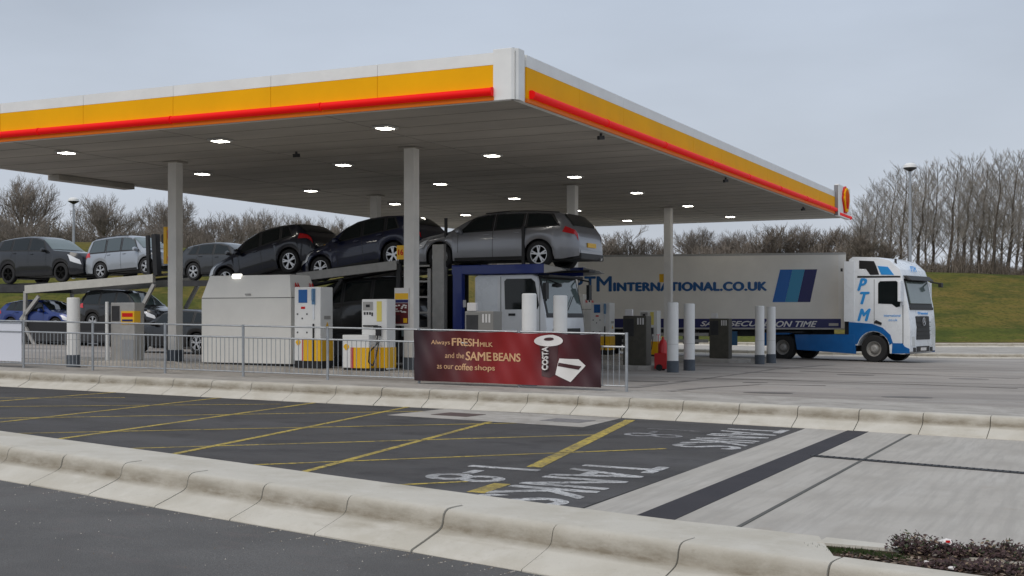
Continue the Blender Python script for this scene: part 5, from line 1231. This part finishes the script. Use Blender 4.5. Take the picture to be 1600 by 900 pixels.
text_mesh('lettering', 'PTM', .55, .22, M_lblue, frame((1.055, -.28, 3.34), (0,1,0), (-.45,0,1)), lcab, shear=.3, thick=.012)
for s in (-1, 1):
    fr('headlight', s*.95-.16, s*.95+.16, .62, .98, 1.36, 1.34, M_clear, .035, .02)
    fr('fog_lamp_bay', s*.82-.12, s*.82+.12, .40, .56, 1.37, 1.37, M_black, .02, .01)
    mb = MB(); mb.box(1.02, 1.14, s*1.42-.12, s*1.42+.12, 2.22, 2.98); o = mb.build('mirror', M_pwhite, al, bevel=.04)
    mb = MB(); mb.tube((1.05, s*1.2, 2.95), (1.07, s*1.42, 2.92), .025, n=6); mb.tube((1.08, s*1.2, 2.3), (1.08, s*1.42, 2.3), .025, n=6); mb.build('mirror_arm', M_black, al)
fr('lower_grille', -.62, .62, .40, .60, 1.365, 1.37, M_black, .022, .01)
fr('front_plate', -.26, .26, .44, .55, 1.39, 1.395, M_pwht, .015, 0)
mb = MB(); mb.tube((1.2, 1.15, 2.98), (1.55, 1.35, 2.92), .03, n=6); mb.box(1.48, 1.60, 1.25, 1.45, 2.78, 2.95); mb.build('front_mirror', M_black, al, bevel=.02)
mb = MB(); mb.tube((.7, -.9, 3.62), (.7, -.9, 3.80), .05, .04, n=8); mb.build('roof_beacon', M_dsteel, al)
# chassis, skirts, wheels
mb = MB(); mb.box(-4.5, .9, -.42, .42, .62, .95); mb.box(-4.45, -3.0, -1.0, 1.0, 1.05, 1.12); mb.build('chassis', M_dsteel, al)
for s in (-1, 1):
    mb = MB(); mb.prism_y([(-3.05, .42), (-.68, .30), (-.72, 1.02), (-3.15, 1.00)], s*1.22-.04, s*1.22+.04); mb.build('side_skirt', M_pblue, al, bevel=.02)
    mb = MB(); mb.prism_y([(-4.6, .55), (-4.35, .55), (-4.1, .98), (-3.4, 1.0), (-3.3, 1.06), (-4.6, 1.06)], s*1.1-.15, s*1.1+.15); mb.build('rear_mudguard', M_pblue, al, bevel=.01)
mb = MB(); mb.box(-3.0, -.8, -1.0, 1.0, .38, .95); mb.build('fuel_tank', M_dsteel, al)
mb = MB(); mb.box(-1.22, -.955, -1.02, 1.02, 1.0, 3.70); mb.build('cab_rear_fairing', M_black, al, bevel=.02)
for s in (-1, 1): wheel(al, 0, s*1.07, .50, s, M_gsteel); wheel(al, -3.7, s*1.02, .50, s, M_gsteel)
# trailer
TT = -R(12); pt_ = Vector((12.77, 47.8)); tv = Vector((math.cos(TT), math.sin(TT))); tn = Vector((-tv.y, tv.x))
rel = Matrix.Rotation(-HT, 2) @ (pt_-pO)
zt = CAMZ-.45-1.12; # trailer floor datum
mb = MB(); mb.box(-13.6, 0, 0, 2.5, 1.10, 4.02); box = mb.build('trailer_box', M_trailer, al, bevel=.02)
box.location = (rel.x, rel.y, (CAMZ-(514-495)/K*48)-1.10-zO); box.rotation_euler = (0, 0, TT-HT)
def tx(px): k = (px-800)/K; return -((pt_.x-pt_.y*k)/(tv.x-k*tv.y))
def tz(y, px): s = tx(px); return CAMZ+(495-y)/K*(pt_.y+tv.y*s)-(zO+box.location.z)
def tside(name, pts, m, th=.008):
    mb = MB(); mb.prism_y(pts, -th, .004); return mb.build(name, m, box)
tside('navy_strip', [(-13.5, 1.14), (tx(1314), 1.14), (tx(1314), 1.49), (-13.5, 1.49)], M_navy)
tside('bottom_rail', [(-13.6, 1.08), (0, 1.08), (0, 1.13), (-13.6, 1.13)], M_gsteel, .012)
tside('top_rail', [(-13.6, 3.95), (0, 3.95), (0, 4.03), (-13.6, 4.03)], M_gsteel, .012)
tside('corner_post', [(-.28, 1.13), (-.02, 1.13), (-.02, 3.95), (-.28, 3.95)], M_tank, .007)
zb_, zt2 = tz(472, 1235), tz(421, 1245)
for k, m in enumerate((M_st1, M_mid, M_navy)):
    a0, b0_ = tx(1207)+(tx(1266)-tx(1207))*k/3, tx(1207)+(tx(1266)-tx(1207))*(k+1)/3; a1, b1_ = tx(1219)+(tx(1277)-tx(1219))*k/3, tx(1219)+(tx(1277)-tx(1219))*(k+1)/3
    tside('stripe', [(a0, zb_), (b0_-.002, zb_), (b1_-.002, zt2), (a1, zt2)], m)
zl = tz(455, 1080)
def ttext(s, pa, pb, z, h, m, **kw): text_mesh('lettering', s, tx(pb)-tx(pa), h, m, frame((tx(pa), -.001, z), (1,0,0), (0,0,1)), box, thick=.010, **kw)
hM = tz(430, 940)-tz(454, 940)
ttext('P', 896, 911, zl, hM, M_tblue, bold=.02); ttext('T', 913, 931, zl, hM, M_tblue, bold=.02); ttext('M', 932, 956, zl, hM, M_tblue, bold=.02)
ttext('INTERNATIONAL.CO.UK', 958, 1199, zl, hM*.60, M_tblue, bold=.06, spacing=1.06)
th_ = M_pwht
ttext('SAFE,', 1094, 1132, tz(511, 1100), .235, th_, bold=.03, shear=.35); ttext('SECURE,', 1139, 1205, tz(511, 1150), .235, th_, bold=.03, shear=.35); ttext('ON TIME', 1212, 1277, tz(511, 1240), .235, th_, bold=.03, shear=.35)
mb = MB(); mb.box(tx(1295), tx(1310), -.014, -.008, 1.22, 1.32); mb.build('badge', M_gsteel, box)
mb = MB(); mb.box(-.5+.3, -.12, -.012, -.007, 3.30, 3.42); mb.build('vent_mark', M_dsteel, box)
mb = MB(); mb.box(-13.4, -.4, .75, 1.75, .80, 1.10); mb.box(-9.4, -8.2, .1, .6, .45, 1.0); mb.box(-6.2, -5.6, .1, .5, .5, 1.0); mb.build('trailer_chassis', M_dsteel, box)
for x in (-5.9, -5.0): 
    mb = MB(); mb.bar((x, .15, 1.1), (x, .15, .38), .07, .07); mb.build('landing_leg', M_gsteel, box)
mb = MB(); mb.bar((-8.6, .03, .62), (-5.2, .03, .62), .03, .12); mb.bar((-8.6, .03, .88), (-5.2, .03, .88), .03, .12); mb.build('side_guard', M_gsteel, box)
mb = MB(); mb.box(-4.9, -4.1, .1, .7, .45, 1.0); mb.build('pallet_box', mat('box_blue', (.02, .1, .2), .5), box)
for x in (-9.4, -10.7, -12.0):
    for yy, s in ((.2, -1), (2.3, 1)):
        o = wheel(box, x, yy, .50, s, M_gsteel); o.location.z = .5-box.location.z
# ---------------------------------------------------------------- planting bed
rnd = random.Random(11)
def shrub(x, y, hgt, spread, label, n_=130, green=.15):
    z = PZ(x, y)+ROAD+.225; t = thing('low_shrub', label, 'shrub', (x, y, z), 0, 'half-dead shrubs in the planting bed')
    mb = MB(); lf = MB()
    for i in range(46):
        a = rnd.uniform(0, 6.28); r_ = spread*rnd.random()**.6; tip = Vector((math.cos(a)*r_, math.sin(a)*r_*.6, hgt*rnd.uniform(.5, 1.0)*(1-.4*r_/spread)))
        b = Vector((tip.x*.3, tip.y*.3, 0)); tube3(mb, b, b.lerp(tip, .6)+Vector((rnd.uniform(-.02,.02), 0, .01)), .004, .003); tube3(mb, b.lerp(tip, .6), tip, .003, .0015)
        for k in range(n_//46*4+6):
            c = b.lerp(tip, rnd.uniform(.3, 1.05))+Vector((rnd.gauss(0,.014), rnd.gauss(0,.012), rnd.gauss(0,.01))); s = rnd.uniform(.007, .016)
            u1 = Vector((rnd.uniform(-1,1), rnd.uniform(-1,1), rnd.uniform(-.6,.6))).normalized(); u2 = u1.orthogonal().normalized()
            o = len(lf.v); lf.v += [tuple(c-u1*s), tuple(c+u2*s*.5), tuple(c+u1*s), tuple(c-u2*s*.5)]; lf.f.append((o, o+1, o+2, o+3)); lf.mi.append(1 if rnd.random() < green else (2 if rnd.random() < .12 else 0))
    mb.build('stems', mat('stem_brown', (.07, .045, .035), .9, var=.3, scale=30), t, fix=False)
    lf.build('leaves', [mat('leaf_maroon', (.055, .028, .028), .7, var=.5, scale=25), mat('leaf_green', (.04, .055, .02), .7, var=.5, scale=25), mat('leaf_tan', (.22, .16, .11), .8)], t, fix=False)
for i, (px, py, h_, sp, g_, lb) in enumerate(((1425, 866, .16, .17, .20, 'clump at the left end of the planting bed, tallest against the slab'), (1462, 870, .12, .16, .08, 'reddish shrub just left of the white litter'), (1500, 874, .11, .15, .06, 'reddish shrub right of the white litter'),
        (1535, 876, .13, .14, .12, 'thin upright shrub in the middle of the bed'), (1570, 876, .14, .15, .3, 'greenish topped shrub near the right photo edge'), (1605, 882, .12, .17, .1, 'brown shrub cut by the right photo edge'),
        (1480, 890, .07, .18, .08, 'flat sprawling shrub at the front of the bed'), (1545, 893, .08, .20, .06, 'low brown shrub at the bottom of the photo'), (1600, 898, .09, .18, .06, 'brown shrub in the bottom right corner'))):
    g_p = ground(px, py, ROAD+.23); shrub(g_p.x, g_p.y, h_, sp, lb, green=g_)
mb = MB(); 
for i in range(2600):
    f = rnd.random(); a = Vector((1.84, 6.96)).lerp(Vector((6, 3.72)), f**1.3); b = Vector((1.93, 7.28)).lerp(Vector((7, 3.97)), f**1.3); p = a.lerp(b, rnd.uniform(.10, .90)); z = PZ(p.x, p.y)+ROAD+.236
    s = rnd.uniform(.006, .02); u1 = Vector((rnd.uniform(-1,1), rnd.uniform(-1,1), rnd.uniform(-.35,.35))).normalized()*s; u2 = Vector((-u1.y, u1.x, rnd.uniform(-.3,.3)*s))*.5; c = Vector((p.x, p.y, z+rnd.uniform(.002,.012)))
    o = len(mb.v); mb.v += [tuple(c-u1-u2), tuple(c+u1-u2), tuple(c+u1+u2), tuple(c-u1+u2)]; mb.f.append((o, o+1, o+2, o+3)); mb.mi.append(rnd.choice((0, 0, 0, 1, 1, 2)))
tag(mb.build('bark_chips', [mat('chip_brown', (.10, .06, .04), .9), mat('chip_dark', (.035, .025, .02), .9), mat('chip_pale', (.28, .22, .17), .9)], fix=False), 'brown bark chips and dead leaves covering the planting bed', 'bark chips', kind='stuff')
mb = MB(); gp = ground(1352, 868, ROAD+.23)
for i in range(1500):
    x, y = gp.x+rnd.gauss(0, .10), gp.y+rnd.gauss(0, .045)-.0; y += -(x-gp.x)*.55; z = PZ(x, y)+ROAD+.236; h = rnd.uniform(.008, .03)
    o = len(mb.v); dx = rnd.uniform(-.006, .006); mb.v += [(x-.003, y, z), (x+.003, y+.002, z), (x+dx, y+rnd.uniform(-.006, .006), z+h)]; mb.f.append((o, o+1, o+2)); mb.mi.append(0)
tag(mb.build('moss_patch', mat('moss', (.035, .06, .012), .9, var=.4, scale=20), fix=False), 'dark green moss and grass patch at the tip of the bed', 'moss', kind='stuff')
def litter(px, py, s, label, m, cat='litter'):
    gp = ground(px, py, ROAD+.25); bm = bmesh.new(); bmesh.ops.create_icosphere(bm, subdivisions=2, radius=s)
    for v in bm.verts: v.co *= rnd.uniform(.55, 1.15); v.co.z *= .55
    me = bpy.data.meshes.new('litter'); bm.to_mesh(me); bm.free(); me.materials.append(m); o = bpy.data.objects.new('crumpled_litter', me); COL.objects.link(o); o.location = (gp.x, gp.y, PZ(gp.x, gp.y)+ROAD+.25+s*.3)
    tag(o, label, cat); return o
o = litter(1478, 866, .040, 'crumpled white wrapper with a red mark among the shrubs', M_paper)
o.location.z += .06
mb = MB(); mb.box(-.012, .010, -.041, -.030, .0, .012); mb.build('red_mark', M_red, o)
litter(1448, 880, .018, 'small white stone near the front of the bed', M_paper, 'stone'); litter(1487, 889, .020, 'pale scrap at the front edge of the bed', M_paper); litter(1459, 884, .010, 'tiny white pebble at the front of the bed', M_paper, 'stone')

# scattered grit on the near road and along the kerb foot
mb = MB(); rnd = random.Random(21)
CR = smoothpath(CREST)
for i in range(900):
    if i % 3:
        p = rnd.choice(CR[10:50]); p = p+Vector((rnd.uniform(-.3,.3), rnd.uniform(-.3,.3))); q = min(CR, key=lambda c: (c-p).length); p = q+Vector((-.61, -.79))*(.40+abs(rnd.gauss(0, .10)))
    else: p = Vector((rnd.uniform(-4.2, .3), rnd.uniform(5.8, 10.5)))
    q = min(CR, key=lambda c: (c-p).length)
    if (q-p).length < .39 or p.y > q.y: continue
    z = PZ(p.x, p.y)+ROAD; s_ = rnd.uniform(.002, .006); o = len(mb.v)
    mb.v += [(p.x-s_, p.y-s_, z), (p.x+s_, p.y-s_*.6, z), (p.x+s_*.4, p.y+s_, z), (p.x, p.y, z+s_*1.3)]
    for f in ((0,1,3),(1,2,3),(2,0,3)): mb.f.append(tuple(o+k for k in f)); mb.mi.append(rnd.choice((0, 0, 1)))
tag(mb.build('road_grit', [mat('grit_pale', (.40, .37, .33), .9), mat('grit_brown', (.16, .13, .10), .9)], fix=False), 'loose pale grit scattered on the near road', 'grit', kind='stuff')
# round filler covers and tyre-darkened tracks on the forecourt
M_stain = layered('oil_dark', (.12, .112, .105), [((.24, .225, .21), 2.5, (3, 1, 1), .45, .62, .8, 0)], rough=.6)
def disc(px, py, rx, ry, m, name):
    g_ = ground(px, py, .0); sheet(name, [(g_.x+rx*math.cos(a), g_.y+ry*math.sin(a)) for a in [i*math.pi/10 for i in range(20)]], .005, m, drop=.004)
for px, py, wpx in ((1200, 614, 78), (1337, 586, 58), (1417, 621, 80), (1514, 592, 62), (1010, 596, 70), (1180, 598, 40)):
    g_ = ground(px, py); rx = wpx/2/K*g_.y; disc(px, py, rx, rx*.52, M_stain, 'filler_cover')
def track(pts, wd):
    P = [ground(*p) for p in pts]
    for a, b in zip(P, P[1:]):
        pass
    L_, R_ = [], []
    for i, p in enumerate(P):
        d = (P[min(i+1, len(P)-1)]-P[max(i-1, 0)]).normalized(); q = Vector((-d.y, d.x))*wd*(.6+.4*math.sin(i*1.7+1))/2; L_.append(p+q); R_.append(p-q)
    sheet('tyre_track', [tuple(p) for p in L_+R_[::-1]], .008, M_track, drop=.003)
M_track = layered('tyre_track_dark', (.185, .172, .16), [((.33, .31, .29), 1.6, (4, 1, 1), .42, .60, .95, .2)], rough=.8)
track([(985, 606), (1060, 597), (1130, 588), (1210, 577), (1300, 570)], .28)
track([(1090, 592), (1180, 593), (1300, 597), (1430, 601), (1590, 607)], .20)
track([(1250, 580), (1360, 583), (1480, 588), (1595, 592)], .22)
track([(1000, 616), (1100, 606), (1190, 601), (1290, 603)], .22)
